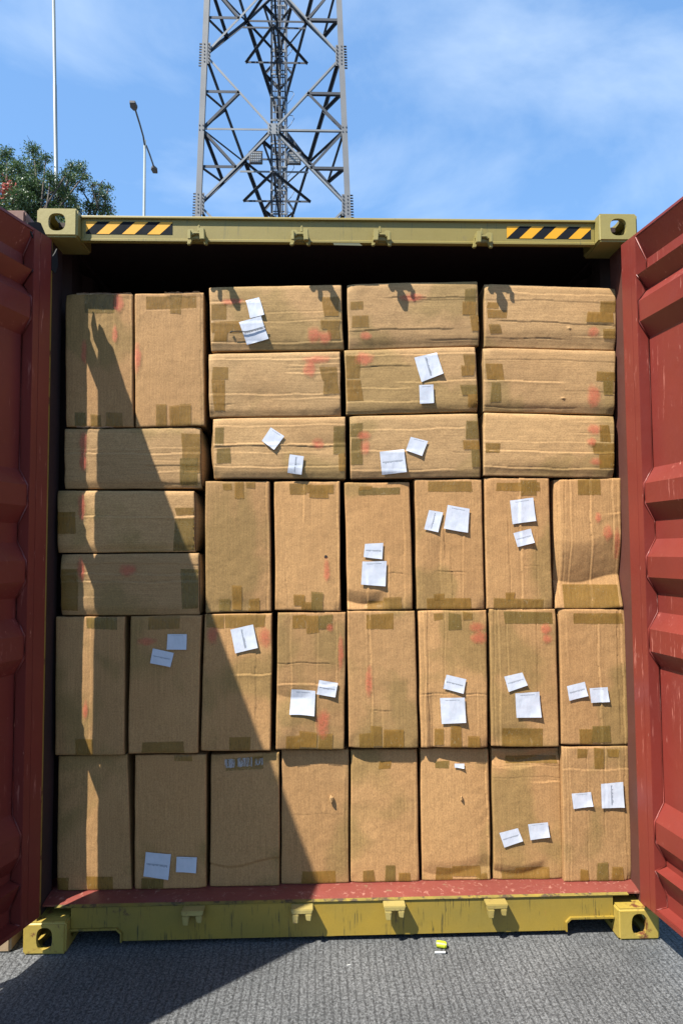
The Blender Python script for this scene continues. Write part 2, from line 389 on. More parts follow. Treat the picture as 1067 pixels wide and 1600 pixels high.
# posts: yellow outside, red inside
for sx in (-1, 1):
    p_ = MB(); p_.box((sx*(1.168 if sx > 0 else 1.172), .012, .1182), (sx*1.219, .05, 2.7778)); p_.build('corner_post', M['red'] if sx > 0 else M['yellow_cast'], ct)
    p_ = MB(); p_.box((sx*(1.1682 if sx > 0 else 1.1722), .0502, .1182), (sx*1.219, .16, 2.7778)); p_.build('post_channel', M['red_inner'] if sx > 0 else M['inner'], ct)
# side walls: vertical corrugation, roof, front wall
def corr(n, pitch, d):
    pts = []
    for i in range(n):
        y = .16+i*pitch
        pts += [(0, y), (0, y+pitch*.32), (d, y+pitch*.5), (d, y+pitch*.82)]
    return pts+[(0, .16+n*pitch)]
pts = corr(43, .278, .034)
for sx in (-1, 1):
    s_ = MB(); vs = []
    for dx, y in pts:
        for z in (.16, 2.85): vs.append((sx*(1.215-dx), y, z))
    s_.add(vs, [(2*i, 2*i+1, 2*i+3, 2*i+2) for i in range(len(pts)-1)])
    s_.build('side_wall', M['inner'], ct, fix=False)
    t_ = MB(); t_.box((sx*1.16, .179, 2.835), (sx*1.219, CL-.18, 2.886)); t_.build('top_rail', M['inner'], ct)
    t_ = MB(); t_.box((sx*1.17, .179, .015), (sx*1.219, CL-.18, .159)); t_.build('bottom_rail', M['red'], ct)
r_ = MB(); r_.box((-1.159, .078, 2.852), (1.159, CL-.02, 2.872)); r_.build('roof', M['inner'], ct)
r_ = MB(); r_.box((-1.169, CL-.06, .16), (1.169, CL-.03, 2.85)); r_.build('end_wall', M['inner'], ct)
# door cam keepers
def keeper(x, z, up, mat, flip=1, rot=0):
    m_ = MB(); y = YF
    if up:                                    # on the header: saddle with one long and one short prong and a spike
        X = lambda t: x+flip*t
        m_.prism([(X(-.040), z-.034), (X(-.034), z+.012), (X(.036), z+.012), (X(.044), z-.034), (X(.030), z-.034), (X(.020), z-.012), (X(-.016), z-.012), (X(-.026), z-.034)], y-.016, y-.0002, 'y')
        m_.prism([(X(-.036), z+.004), (X(-.030), z+.024), (X(-.012), z+.024), (X(-.008), z+.014), (X(.014), z+.014), (X(.018), z+.022), (X(.036), z+.020), (X(.038), z-.002), (X(.016), z-.002), (X(.012), z+.004), (X(-.010), z+.004), (X(-.016), z-.004)], y-.030, y-.0162, 'y')
        m_.prism([(X(.014), z+.018), (X(.036), z+.018), (X(.038), z-.030), (X(.018), z-.030)], y-.056, y-.0302, 'y')
        m_.prism([(X(-.034), z+.018), (X(-.020), z+.018), (X(-.020), z-.022), (X(-.034), z-.022)], y-.040, y-.0302, 'y')
        m_.prism([(X(.002), z+.0145), (X(.006), z+.044), (X(.012), z+.044), (X(.014), z+.0145)], y-.028, y-.018, 'y')
    else:                                     # on the sill: trapezoid cap with two prongs
        m_.prism([(x-.043, z+.0235), (x+.043, z+.0235), (x+.038, z+.006), (x-.038, z+.006)], y-.050, y-.0002, 'y')
        m_.prism([(x-.038, z+.0058), (x-.012, z+.0058), (x-.015, z-.026), (x-.034, z-.026)], y-.054, y-.020, 'y')
        m_.prism([(x+.012, z+.0058), (x+.037, z+.0058), (x+.034, z-.020), (x+.017, z-.018)], y-.052, y-.024, 'y')
    o = m_.build('cam_keeper', mat, ct, bevel=.0025)
    return o
for i, (px, py) in enumerate(((307, 368), (468, 369), (597, 370), (756, 373))):
    p = at(px, py, YF-.03); keeper(p[0], p[2]+.004, True, M['yellow_cast_top'], flip=(1 if i < 2 else -1))
for px, py in ((302, 1431), (472, 1428), (616, 1423), (775, 1420)):
    p = at(px, py, YF-.03); keeper(p[0], p[2]+.002, False, M['keeper'])
# hazard stripes
def hazard(x0, x1, y0, y1, tl):
    y_ = YF-.0004
    A = at(x0, y0, y_); B = at(x1, y0+(x1-x0)*.004, y_); C_ = at(x0, y1, y_)
    xa, xb, z1, z0 = A[0], B[0], A[2], C_[2]; slope = (at(x1, y0, y_)[2]-z1)*.15
    m_ = MB(); yy = YF-.0012
    def zz(x, z): return z
    m_.add([(xa, yy, z0), (xb, yy, z0), (xb, yy, z1), (xa, yy, z1), (xa, YF-.0003, z0), (xb, YF-.0003, z0), (xb, YF-.0003, z1), (xa, YF-.0003, z1)],
           [(0, 1, 2, 3), (0, 1, 5, 4), (3, 2, 6, 7), (0, 3, 7, 4), (1, 2, 6, 5)], 0)
    o = m_.build('hazard_tape', M['blackt'], ct, fix=False)
    W_ = xb-xa; H_ = z1-z0; sh = H_*1.05; per = W_/3.42
    for k in range(-1, 4):
        a = xa+k*per+tl*per; b = a+per*.5
        poly = [(a, z0), (b, z0), (b+sh, z1), (a+sh, z1)]
        def clip(pl, xc, keep):
            out = []
            for i in range(len(pl)):
                p, q = pl[i], pl[(i+1) % len(pl)]
                ip = (p[0] >= xc) == keep or p[0] == xc; iq = (q[0] >= xc) == keep or q[0] == xc
                if ip: out.append(p)
                if ip != iq:
                    t = (xc-p[0])/(q[0]-p[0]); out.append((xc, p[1]+t*(q[1]-p[1])))
            return out
        poly = clip(poly, xa, True); 
        if len(poly) > 2: poly = clip(poly, xb, False)
        if len(poly) < 3: continue
        st = MB(); st.add([(p[0], YF-.0016, p[1]) for p in poly], [tuple(range(len(poly)))])
        st.build('yellow_stripe', M['yelt'], o, fix=False)
hazard(135, 270, 346, 365.5, .42-1.0)
hazard(791, 922, 353.5, 372.5, .42-1.0+.08)

# ------------------------------------------------------------------ doors
def door(p0, deg, side):
    th = math.radians(deg)
    U = Vector((side*math.sin(th), -math.cos(th), 0)); Nn = Vector((-side*math.cos(th), -math.sin(th), 0))
    O = Vector((p0[0], p0[1], 0))
    def T(u, w, z): return O+U*u+Nn*w+Vector((0, 0, z))
    def fixed(mb): mb.v = [tuple(T(*p)) for p in mb.v]; return mb
    red = M['red']
    panel = MB()
    WR, WO = -.046, -.006
    pf = [(2.742, WO+.004), (2.657, WR), (2.592, WR), (2.590, 0-.002), (2.536, WR), (2.485, WO), (2.403, WO), (2.342, WR), (1.830, WR), (1.768, WO), (1.691, WO),
          (1.625, WR), (1.553, WR), (1.485, WO), (1.407, WO), (1.346, WR), (1.273, WR), (1.210, WO), (1.126, WO), (1.066, WR), (.560, WR), (.492, WO),
          (.415, WO), (.352, WR), (.325, WR), (.313, -.002), (.225, WR), (.176, WR), (.170, -.002)]
    n = len(pf); vs = []
    for z, w_ in pf: vs += [(.1002, w_, z), (1.0698, w_, z), (.1002, w_-.003, z), (1.0698, w_-.003, z)]
    fs = []
    for i in range(n-1):
        a, b = 4*i, 4*i+4
        fs += [(a, b, b+1, a+1), (a+2, a+3, b+3, b+2)]
    panel.add(vs, fs)
    leaf = fixed(panel).build('door_leaf', red, ct, fix=False)
    leaf['label'] = ('left' if side < 0 else 'right')+' container door folded open, ribbed red inner face '+('in shade' if side < 0 else 'in sunlight')
    fr = MB()
    fr.box((0, -.012, .150), (.065, 0, 2.756)); fr.box((.0652, -.055, .150), (.1, 0, 2.756))
    fr.box((1.07, -.055, .150), (1.157, 0, 2.756))
    fr.box((.1002, -.055, 2.744), (1.0698, 0, 2.7558)); fr.box((.1002, -.055, .1502), (1.0698, 0, .168))
    fixed(fr).build('door_frame', red, leaf, bevel=.0012)
    # weld bead between stile and panel
    wb = MB(); wb.tube([(.1035, w_+.0022, z) for z, w_ in pf], .0028, 6); fixed(wb).build('weld_seam', M['red'], leaf, smooth=True)
    for i, z in enumerate((.33, 1.075, 1.865, 2.69)):
        hg = MB()
        a = T(.02, -.03, z); b = Vector((side*1.213, -.004, z))
        hg.tube([(side*1.214, -.012, z-.045), (side*1.214, -.012, z+.045)], .016, 10)
        hg.build('hinge', red, leaf)
        if True:
            hb = MB(); hb.v = []; hb.box((.0, -.075, z-.040), (.10, -.058, z+.040)); fixed(hb).build('hinge_blade', red, leaf)
    # locking rods on the outer face
    for u in (.28, .86):
        lr = MB(); lr.tube([(u, -.085, .12), (u, -.085, 2.80)], .017, 10)
        for z in (.45, 1.2, 1.9, 2.5): lr.box((u-.04, -.083, z-.03), (u+.04, -.056, z+.03))
        fixed(lr).build('locking_rod', M['steel_mid'], leaf)
    if side < 0:                              # torn seal at the top hinge corner
        flap = MB()
        for poly in ([(-.046, 2.665), (-.038, 2.735), (-.028, 2.715), (-.012, 2.69), (-.002, 2.66), (-.002, 2.64), (-.03, 2.63)],
                     [(-.012, 2.69), (-.006, 2.752), (.006, 2.756), (.03, 2.762), (.06, 2.795), (.075, 2.792), (.13, 2.764), (.13, 2.75), (-.002, 2.60)]):
            k = len(poly)
            flap.add([(u, -.004, z) for u, z in poly]+[(u, -.009, z) for u, z in poly],
                     [tuple(range(k)), tuple(range(k, 2*k))[::-1]]+[(i, (i+1) % k, k+(i+1) % k, k+i) for i in range(k)])
        fixed(flap).build('torn_gasket', M['rubber'], leaf)
    return leaf
door((-1.149, -.02), 17, -1)
door((1.141, -.01), 7, 1)

# ------------------------------------------------------------------ neighbouring container
nb = thing('shipping_container', 'brownish red neighbouring container behind the shaded left door, only its corners showing', 'shipping container', (-2.49, .02, 0))
for sx in (-1, 1):
    x0 = 0.005-CW if sx < 0 else CW-.162
    for z0 in (0, CH-.118): casting(nb, x0, 0, z0, M['neigh'] if z0 else M['neigh_c'], front=False)
    p_ = MB(); p_.box((sx*1.06, .02, .1182), (sx*1.214, .16, 2.7778)); p_.build('corner_post', M['neigh'], nb)
    s_ = MB(); vs = []
    for dx, y in pts:
        for z in (.02, 2.85): vs.append((sx*(1.215-dx), y, z))
    s_.add(vs, [(2*i, 2*i+1, 2*i+3, 2*i+2) for i in range(len(pts)-1)]); s_.build('side_wall', M['neigh'], nb, fix=False)
r_ = MB(); r_.box((-1.16, .03, 2.79), (1.16, .15, 2.87)); r_.build('header_beam', M['neigh'], nb)
r_ = MB(); r_.box((-1.16, .1502, 2.83), (1.16, 12, 2.86)); r_.build('roof', M['neigh'], nb)
r_ = MB(); r_.box((-1.059, .04, .03), (1.059, .09, 2.789)); r_.build('door_panel', M['neigh'], nb)

# ------------------------------------------------------------------ cartons
def vnoise(nx, ny, fx, fy, seed, octaves=3):
    rs = np.random.RandomState(seed); out = np.zeros((ny, nx)); amp = 1.0; tot = 0
    for o in range(octaves):
        gx, gy = int(math.ceil(fx))+2, int(math.ceil(fy))+2
        G = rs.uniform(-1, 1, (gy, gx))
        X = np.linspace(0, fx, nx); Y = np.linspace(0, fy, ny)
        xi = np.minimum(X.astype(int), gx-2); yi = np.minimum(Y.astype(int), gy-2)
        tx = X-xi; ty = Y-yi; tx = tx*tx*(3-2*tx); ty = ty*ty*(3-2*ty)
        a = G[yi][:, xi]; b = G[yi][:, xi+1]; c = G[yi+1][:, xi]; d = G[yi+1][:, xi+1]
        out += amp*((a*(1-tx)+b*tx)*(1-ty)[:, None]+(c*(1-tx)+d*tx)*ty[:, None]); tot += amp
        amp *= .5; fx *= 2; fy *= 2
    return out/tot
class Carton:
    def __init__(s, key, px, yb, lying, seed, feats, depth=.42):
        s.key = key; s.px = np.array(px, float); s.yb = yb
        s.c = np.array([at(x, y, yb) for x, y in px])           # TL TR BR BL
        if key[0] == 'C':
            for i in (2, 3): s.c[i][2] = ZFl+.0015 if yb > .13 else ZFl+.0005
        s.W = np.linalg.norm(s.c[1]-s.c[0]); s.H = np.linalg.norm(s.c[3]-s.c[0])
        s.nx = int(s.W/.0034)+2; s.ny = int(s.H/.0034)+2
        U, V = np.meshgrid(np.linspace(0, 1, s.nx), np.linspace(0, 1, s.ny)); s.U, s.V = U, V
        du = np.minimum(U, 1-U)*s.W; dv = np.minimum(V, 1-V)*s.H; dvt = V*s.H; dvb = (1-V)*s.H
        f = .008*16*U*(1-U)*V*(1-V)*.35
        f -= .003*np.exp(-du/.0022)+.0035*np.exp(-dvt/.003)+.0025*np.exp(-dvb/.003)
        if lying: f -= .008*np.exp(-(dvb/.022)**2)+.003*np.exp(-(dvt/.012)**2)
        f += .0022*vnoise(s.nx, s.ny, s.W/.16, s.H/.16, seed)+.0009*vnoise(s.nx, s.ny, s.W/.03, s.H/.03, seed+1)
        for ft in feats:
            k = ft[0]
            if k in 'hv':
                q, a, b = ft[1], ft[2] if len(ft) > 2 else 0, ft[3] if len(ft) > 3 else 1; dp = (ft[4] if len(ft) > 4 else .0016)*.62
                A, Bc, ln, wd = (V, U, s.H, s.W) if k == 'h' else (U, V, s.W, s.H)
                rs = np.random.RandomState(int(seed+q*999)); ws = rs.uniform(-1, 1, 3)
                qq = q+(.0018*np.sin(Bc*6+ws[0]*3)+.001*np.sin(Bc*17+ws[1]*3))/ln*1.5+ws[2]*.004*(Bc-.5)
                d = (A-qq)*ln
                win = 1/(1+np.exp(-(Bc-a)*wd/.008))*1/(1+np.exp((Bc-b)*wd/.008)) if (a > 0 or b < 1) else 1
                f -= win*(dp*np.exp(-(d/.0020)**2))
                f += win*.45*dp*np.exp(-((d-.0055)/.0035)**2)
                f -= win*.0016*np.exp(-np.abs(d)/.02)*np.sign(d)*ws[0]
            elif k == 'd':                     # dent / bulge
                _, u0, v0, ru, rv, dp = ft; f += dp*np.exp(-((U-u0)/ru)**2-((V-v0)/rv)**2)
            elif k == 'f':                     # folded valley across: v, depth, reach up, reach down, u0, u1
                _, v0, dp, up, dn, u0, u1 = ft
                vv = v0+.03*np.sin(U*5)
                t = np.where(V < vv, np.clip(1-(vv-V)/up, 0, 1)**1.3, np.clip(1-(V-vv)/dn, 0, 1))
                win = 1/(1+np.exp(-(U-u0)*30))*1/(1+np.exp((U-u1)*30))
                f -= dp*t*win
            elif k == 'g':                     # same, along a vertical line
                _, u0, dp, lf, rt, v0, v1 = ft
                t = np.where(U < u0, np.clip(1-(u0-U)/lf, 0, 1), np.clip(1-(U-u0)/rt, 0, 1))
                win = 1/(1+np.exp(-(V-v0)*30))*1/(1+np.exp((V-v1)*30)); f -= dp*t*win
        rc = np.random.RandomState(seed+77)
        for cu, cv in ((0, 0), (1, 0), (0, 1), (1, 1)):
            if rc.rand() < .55: f -= rc.uniform(.003, .010)*np.exp(-(((U-cu)*s.W/.022)**2+((V-cv)*s.H/.03)**2))
        s.f = f
        # wobbly outline
        n1 = vnoise(s.nx, s.ny, 3, 3, seed+5, 2)*.0022; n2 = vnoise(s.nx, s.ny, 3, 3, seed+6, 2)*.0018
        s.dx, s.dz = n1, n2
        if key[0] == 'C': s.dz = n2*(1-np.clip(s.V*3-2, 0, 1))
        s.depth = depth; s.rnd = random.Random(seed)
    def samp(s, A, u, v):
        x = np.clip(u, 0, 1)*(s.nx-1); y = np.clip(v, 0, 1)*(s.ny-1)
        xi = np.minimum(x.astype(int), s.nx-2); yi = np.minimum(y.astype(int), s.ny-2); tx = x-xi; ty = y-yi
        return (A[yi, xi]*(1-tx)+A[yi, xi+1]*tx)*(1-ty)+(A[yi+1, xi]*(1-tx)+A[yi+1, xi+1]*tx)*ty
    def P(s, u, v, off=0.0):
        u = np.asarray(u, float); v = np.asarray(v, float)
        c = s.c; a = c[0]*(1-u)[..., None]+c[1]*u[..., None]; b = c[3]*(1-u)[..., None]+c[2]*u[..., None]
        p = a*(1-v)[..., None]+b*v[..., None]
        p[..., 1] -= s.samp(s.f, u, v)+off; p[..., 0] += s.samp(s.dx, u, v); p[..., 2] += s.samp(s.dz, u, v)
        return p
    def uv(s, x, y):                           # photo point -> (u, v) on the face
        p = at(x, y, s.yb-.004); u = v = .5
        c = s.c
        for _ in range(12):
            q = (c[0]*(1-u)+c[1]*u)*(1-v)+(c[3]*(1-u)+c[2]*u)*v
            e = p-q; du = (c[1]-c[0])*(1-v)+(c[2]-c[3])*v; dv = (c[3]-c[0])*(1-u)+(c[2]-c[1])*u
            A = np.array([[du[0], dv[0]], [du[2], dv[2]]]); d = np.linalg.solve(A, [e[0], e[2]]); u += d[0]; v += d[1]
        return u, v
    def build(s, mat, label):
        c = s.c; s.base = np.array([(c[:, 0].min()+c[:, 0].max())/2, s.yb+s.depth/2, c[:, 2].min()])
        V = s.P(s.U, s.V).reshape(-1, 3)-s.base
        nx, ny = s.nx, s.ny
        fs = [(j*nx+i, (j+1)*nx+i, (j+1)*nx+i+1, j*nx+i+1) for j in range(ny-1) for i in range(nx-1)]
        loop = [i for i in range(nx)]+[j*nx+nx-1 for j in range(1, ny)]+[(ny-1)*nx+i for i in range(nx-2, -1, -1)]+[j*nx for j in range(ny-2, 0, -1)]
        vs = V.tolist(); prev = loop; ctr = V.mean(0)
        for k, (dy, sc) in enumerate(((.02, .998), (.12, .985), (.3, .975), (s.depth, .965))):
            base = len(vs)
            for i in loop:
                p = V[i]; q = ctr+(p-ctr)*sc; vs.append([q[0] if abs(q[0]-ctr[0]) < 9 else 0, p[1]*(1 if k == 0 else 0)+(dy if k == 0 else dy-s.depth/2), max(q[2], 0) if s.key[0] == 'C' else q[2]])
            cur = list(range(base, base+len(loop))); n = len(loop)
            fs += [(prev[i], prev[(i+1) % n], cur[(i+1) % n], cur[i]) for i in range(n)]
            prev = cur
        fs.append(tuple(prev))
        me = bpy.data.meshes.new('cardboard_box'); me.from_pydata(vs, [], fs); me.materials.append(mat)
        me.polygons.foreach_set('use_smooth', [True]*((nx-1)*(ny-1))+[False]*(len(fs)-(nx-1)*(ny-1)))
        o = bpy.data.objects.new('cardboard_box', me); COL.objects.link(o); o.location = s.base
        s.o = tag(o, label, 'cardboard box', 'brown cartons stacked in the container'); return o
    def patch(s, name, quad, mat, off=.0010, thick=0, curl=0, rag=0, parent=None, uvmap=False):
        q = np.array(quad, float)
        wd = np.linalg.norm((q[1]-q[0])*[s.W, s.H]); ht = np.linalg.norm((q[3]-q[0])*[s.W, s.H])
        n = max(3, int(wd/.006)+2); k = max(3, int(ht/.006)+2)
        a, b = np.meshgrid(np.linspace(0, 1, n), np.linspace(0, 1, k))
        uv = (q[0]*(1-a)[..., None]+q[1]*a[..., None])*(1-b)[..., None]+(q[3]*(1-a)[..., None]+q[2]*a[..., None])*b[..., None]
        if rag:
            rr = np.random.RandomState(int(abs(q.sum())*1e5) % 99991); e = rr.uniform(-1, 1, n)*rag
            uv[-1, :, 1] += e/s.H; uv[0, :, 1] += rr.uniform(-1, 1, n)*rag*.4/s.H
            uv[:, 0, 0] += rr.uniform(-1, 1, k)*rag*.4/s.W; uv[:, -1, 0] += rr.uniform(-1, 1, k)*rag*.4/s.W
        o_ = off+curl*np.clip((a*.5+b*.5-.62)/.38, 0, 1)**2
        uv = np.clip(uv, .004, .996)
        p = s.P(uv[..., 0], uv[..., 1]); p[..., 1] -= o_
        p = p.reshape(-1, 3)-s.base
        fs = [(j*n+i, (j+1)*n+i, (j+1)*n+i+1, j*n+i+1) for j in range(k-1) for i in range(n-1)]
        me = bpy.data.meshes.new(name); me.from_pydata(p.tolist(), [], fs); me.materials.append(mat)
        me.polygons.foreach_set('use_smooth', [True]*len(fs))
        if uvmap:
            ul = me.uv_layers.new(name='UVMap'); A, Bb = a.reshape(-1), b.reshape(-1)
            for lp in me.loops: ul.data[lp.index].uv = (A[lp.vertex_index], Bb[lp.vertex_index])
        o = bpy.data.objects.new(name, me); COL.objects.link(o); o.parent = parent or s.o; return o

A_, B_, C_, D_, E_ = .12, .12, .152, .12, .106
SPEC = {
'A1': ((103,459),(208,459),(208.5,667),(103,666)), 'A2': ((210.5,459),(318,457),(320,665),(212,667)),
'A3': ((101,670),(313,668),(315,763),(101,763.5)), 'A4': ((90,766),(304,767),(305,862),(90,864)),
'A5': ((95,866),(311,864.5),(311,961),(95,962)),
'B1': ((88,964),(195,964),(194,1180),(86,1180)), 'B2': ((204,963),(315,961.5),(309,1177),(201,1178)),
'B3': ((320,960),(425,959),(423,1173),(314,1174)), 'B4': ((434,957),(540,957),(538,1171),(431,1171)),
'B5': ((543,955),(648,955),(653,1169),(545,1169)), 'B6': ((653,954),(760,954),(762,1168),(658,1168)),
'B7': ((764,952),(868,952),(873,1167),(768,1167)), 'B8': ((873,952),(976,952),(983,1164),(878,1164)),
'C1': ((92,1182),(199,1180),(206,1389),(89,1391)), 'C2': ((212,1180),(322,1179),(322,1385),(211,1387)),
'C3': ((330,1180),(437,1176),(437,1384),(328,1384)), 'C4': ((440,1173),(545,1173),(545,1382),(440,1382)),
'C5': ((548,1172),(652,1172),(655,1381),(548,1381)), 'C6': ((657,1171),(763,1171),(766,1381),(660,1380)),
'C7': ((768,1170),(874,1170),(880,1382),(772,1382)), 'C8': ((877,1167),(981,1166),(987,1380),(882,1382)),
'D1': ((321,752),(421,752),(424,955),(322,957)), 'D2': ((429,752),(531,752),(532,955),(430,953)),
'D3': ((538,754),(640,753),(645,952),(543,953)), 'D4': ((648,749),(752,749),(757,952),(651,952)),
'D5': ((757,747),(857,747),(863,951),(760,952)), 'D6': ((866,750),(969,747),(973,950),(869,951)),
'E11': ((327,448),(533,444),(537,545),(330,548)), 'E12': ((542,443),(746,439),(749,539),(545,545)),
'E13': ((757,443),(962,450),(962,546),(757,540)), 'E21': ((326,552),(531,549),(533,649),(327,651)),
'E22': ((538,547),(743,541),(747,642),(541,647)), 'E23': ((755,543),(961,548),(961,647),(756,642)),
'E31': ((333,654),(539,651),(540,748),(334,747)), 'E32': ((546,650),(747,646),(751,745),(548,748)),
'E33': ((756,645),(960,650),(959,746),(756,743)),
}
FEAT = {
'A1': [('v',.72,0,.45,.0008),('v',.96)], 'A2': [('v',.96),('h',.12,.2,.9,.0006)],
'A3': [('h',.33),('h',.42),('h',.55,.5,1),('h',.62,.6,1),('h',.72,.55,1),('h',.92,.6,1)],
'A4': [('h',.42),('h',.47,.5,1),('h',.95,.3,1,.001)], 'A5': [('h',.17),('h',.33),('h',.45,0,1,.003),('h',.7,0,.3)],
'B1': [('v',.5,.0,1,.001),('v',.75,0,.4)], 'B2': [('v',.12,0,.2)],
'B3': [('v',.33,0,.7),('v',.50,0,1),('v',.78,0,1),('h',.44,.45,1,.0025),('v',.64,0,.2)],
'B4': [('v',.20,0,.6),('v',.58,0,1,.002),('v',.86,0,.6),('h',.375,0,.8,.002),('h',.525,0,.9,.002),('d',.1,.86,.22,.16,.012),('f',.60,.009,.08,.12,-.3,.45)],
'B5': [('v',.33,0,1,.003),('v',.25,.0,.6),('v',.5,.7,1),('h',.73,.35,.6)],
'B6': [('v',.07,0,1,.003),('v',.13,0,1,.003),('v',.37,0,.6,.003),('v',.85,.58,1),('h',.61,0,.45,.003),('h',.615,.6,1,.003),('g',.18,.008,.1,.25,.62,1.2)],
'B7': [('v',.06,0,1,.003),('v',.13,0,1,.003),('v',.25,0,.6,.003),('v',.70,0,.7),('d',.35,.93,.3,.06,-.006)],
'B8': [('v',.1,0,.4),('v',.58,.1,1,.002),('v',.93,0,1,.003),('v',.87,0,.9)],
'C1': [('d',.5,.03,.6,.05,-.004)], 'C2': [('v',.05,0,1,.001)], 'C3': [('f',.83,.006,.02,.3,-.5,1.5),('d',.5,.05,.6,.08,-.006),('v',.96,.1,.8)],
'C4': [('h',.48,.1,.9,.0006),('d',.5,.0,.8,.06,-.010),('v',.96,.2,.9)], 'C5': [('d',.5,.0,.8,.05,-.008),('v',.94)], 'C6': [('d',.5,.0,.8,.06,-.008),('f',.93,.007,.1,.1,-.5,1.5),('v',.96)],
'C7': [('h',.13,.0,1,.002),('h',.22,0,1,.0012),('h',.25,.6,1),('f',.06,.012,.06,.07,-.4,1.4),('f',.93,.010,.07,.08,-.1,.75),('v',.1,.75,1)],
'C8': [('v',.06),('v',.1,0,1,.002),('v',.36,0,1,.002),('v',.63,0,.65,.004),('v',.85,0,.25,.002),('v',.93),('h',.17,.0,1,.0008)],
'D1': [('v',.95,0,1,.003),('d',.5,.95,.5,.05,-.003)], 'D2': [('v',.55,0,.22),('v',.18,.72,1),('v',.45,0,.3),('v',.96)],
'D3': [('v',.88,.3,1),('v',.62,.6,1),('v',.3,.75,1),('h',.72,.6,.9),('f',.93,.016,.10,.06,-.5,.55)],
'D4': [('v',.35,.48,.75,.002),('v',.68,.38,1,.002),('v',.52,.55,.95),('h',.715,.35,.7,.003),('v',.42,.3,.6),('g',.35,.008,.25,.3,.5,1.1)],
'D5': [('v',.53,0,1,.0022),('v',.78,.4,1),('v',.35,.3,.9),('h',.68,.5,.8,.001)],
'D6': [('v',.07,0,.9,.003),('v',.14,0,.9,.003),('v',.22,0,.9,.004),('v',.54,0,1,.0025),('v',.88,0,.6,.002),('v',.95),('f',.775,.036,.32,.24,-.4,1.4),('d',.0,.45,.07,.35,-.02),('h',.27,.8,1)],
'E11': [('h',.21,0,.25),('h',.25,0,.4),('h',.42,.4,1),('h',.56,0,1,.002),('h',.88),('d',.3,.9,.4,.1,-.004)],
'E21': [('h',.1),('h',.2,.6,1),('h',.27,.6,1),('h',.32,.6,1),('h',.65,0,.9,.0012),('h',.72,.5,1),('h',.8,.0,.2),('d',.45,.75,.35,.2,-.006)],
'E31': [('h',.12,0,1,.002),('h',.43),('h',.47),('h',.56,.0,.8),('h',.80,0,1,.003),('d',.9,.45,.2,.12,-.005)],
'E12': [('h',.24,.3,1,.001),('h',.28,.5,1),('h',.73,0,.8,.001),('h',.9,.6,1,.002),('d',.5,.92,.6,.1,-.004)],
'E22': [('h',.09),('h',.28,.1,.5,.002),('h',.52,.4,1),('h',.60,0,.5,.002),('h',.82,.0,.6,.001),('h',.97)],
'E32': [('h',.22,.0,.9,.002),('h',.57,0,.5,.002),('h',.61,.8,1),('h',.87,0,.8,.002)],
'E13': [('h',.13,.1,1,.001),('h',.25,0,1,.001),('h',.60,.1,1,.0012),('h',.8,.7,1,.002),('h',.86,0,.6),('d',.64,.68,.012,.015,.004),('d',.5,.9,.7,.13,-.008)],
'E23': [('h',.18,.0,1,.0012),('h',.52,.0,.6,.002),('h',.66,.6,1,.002),('h',.93,0,.7,.002),('d',.6,.77,.015,.012,.005),('d',.3,.95,.6,.1,-.004)],
'E33': [('h',.1,.7,1),('h',.3,.7,1,.002),('h',.44,0,1,.001),('h',.60,0,1,.002),('h',.86,0,1,.002),('d',.3,.92,.5,.1,-.005)],
}
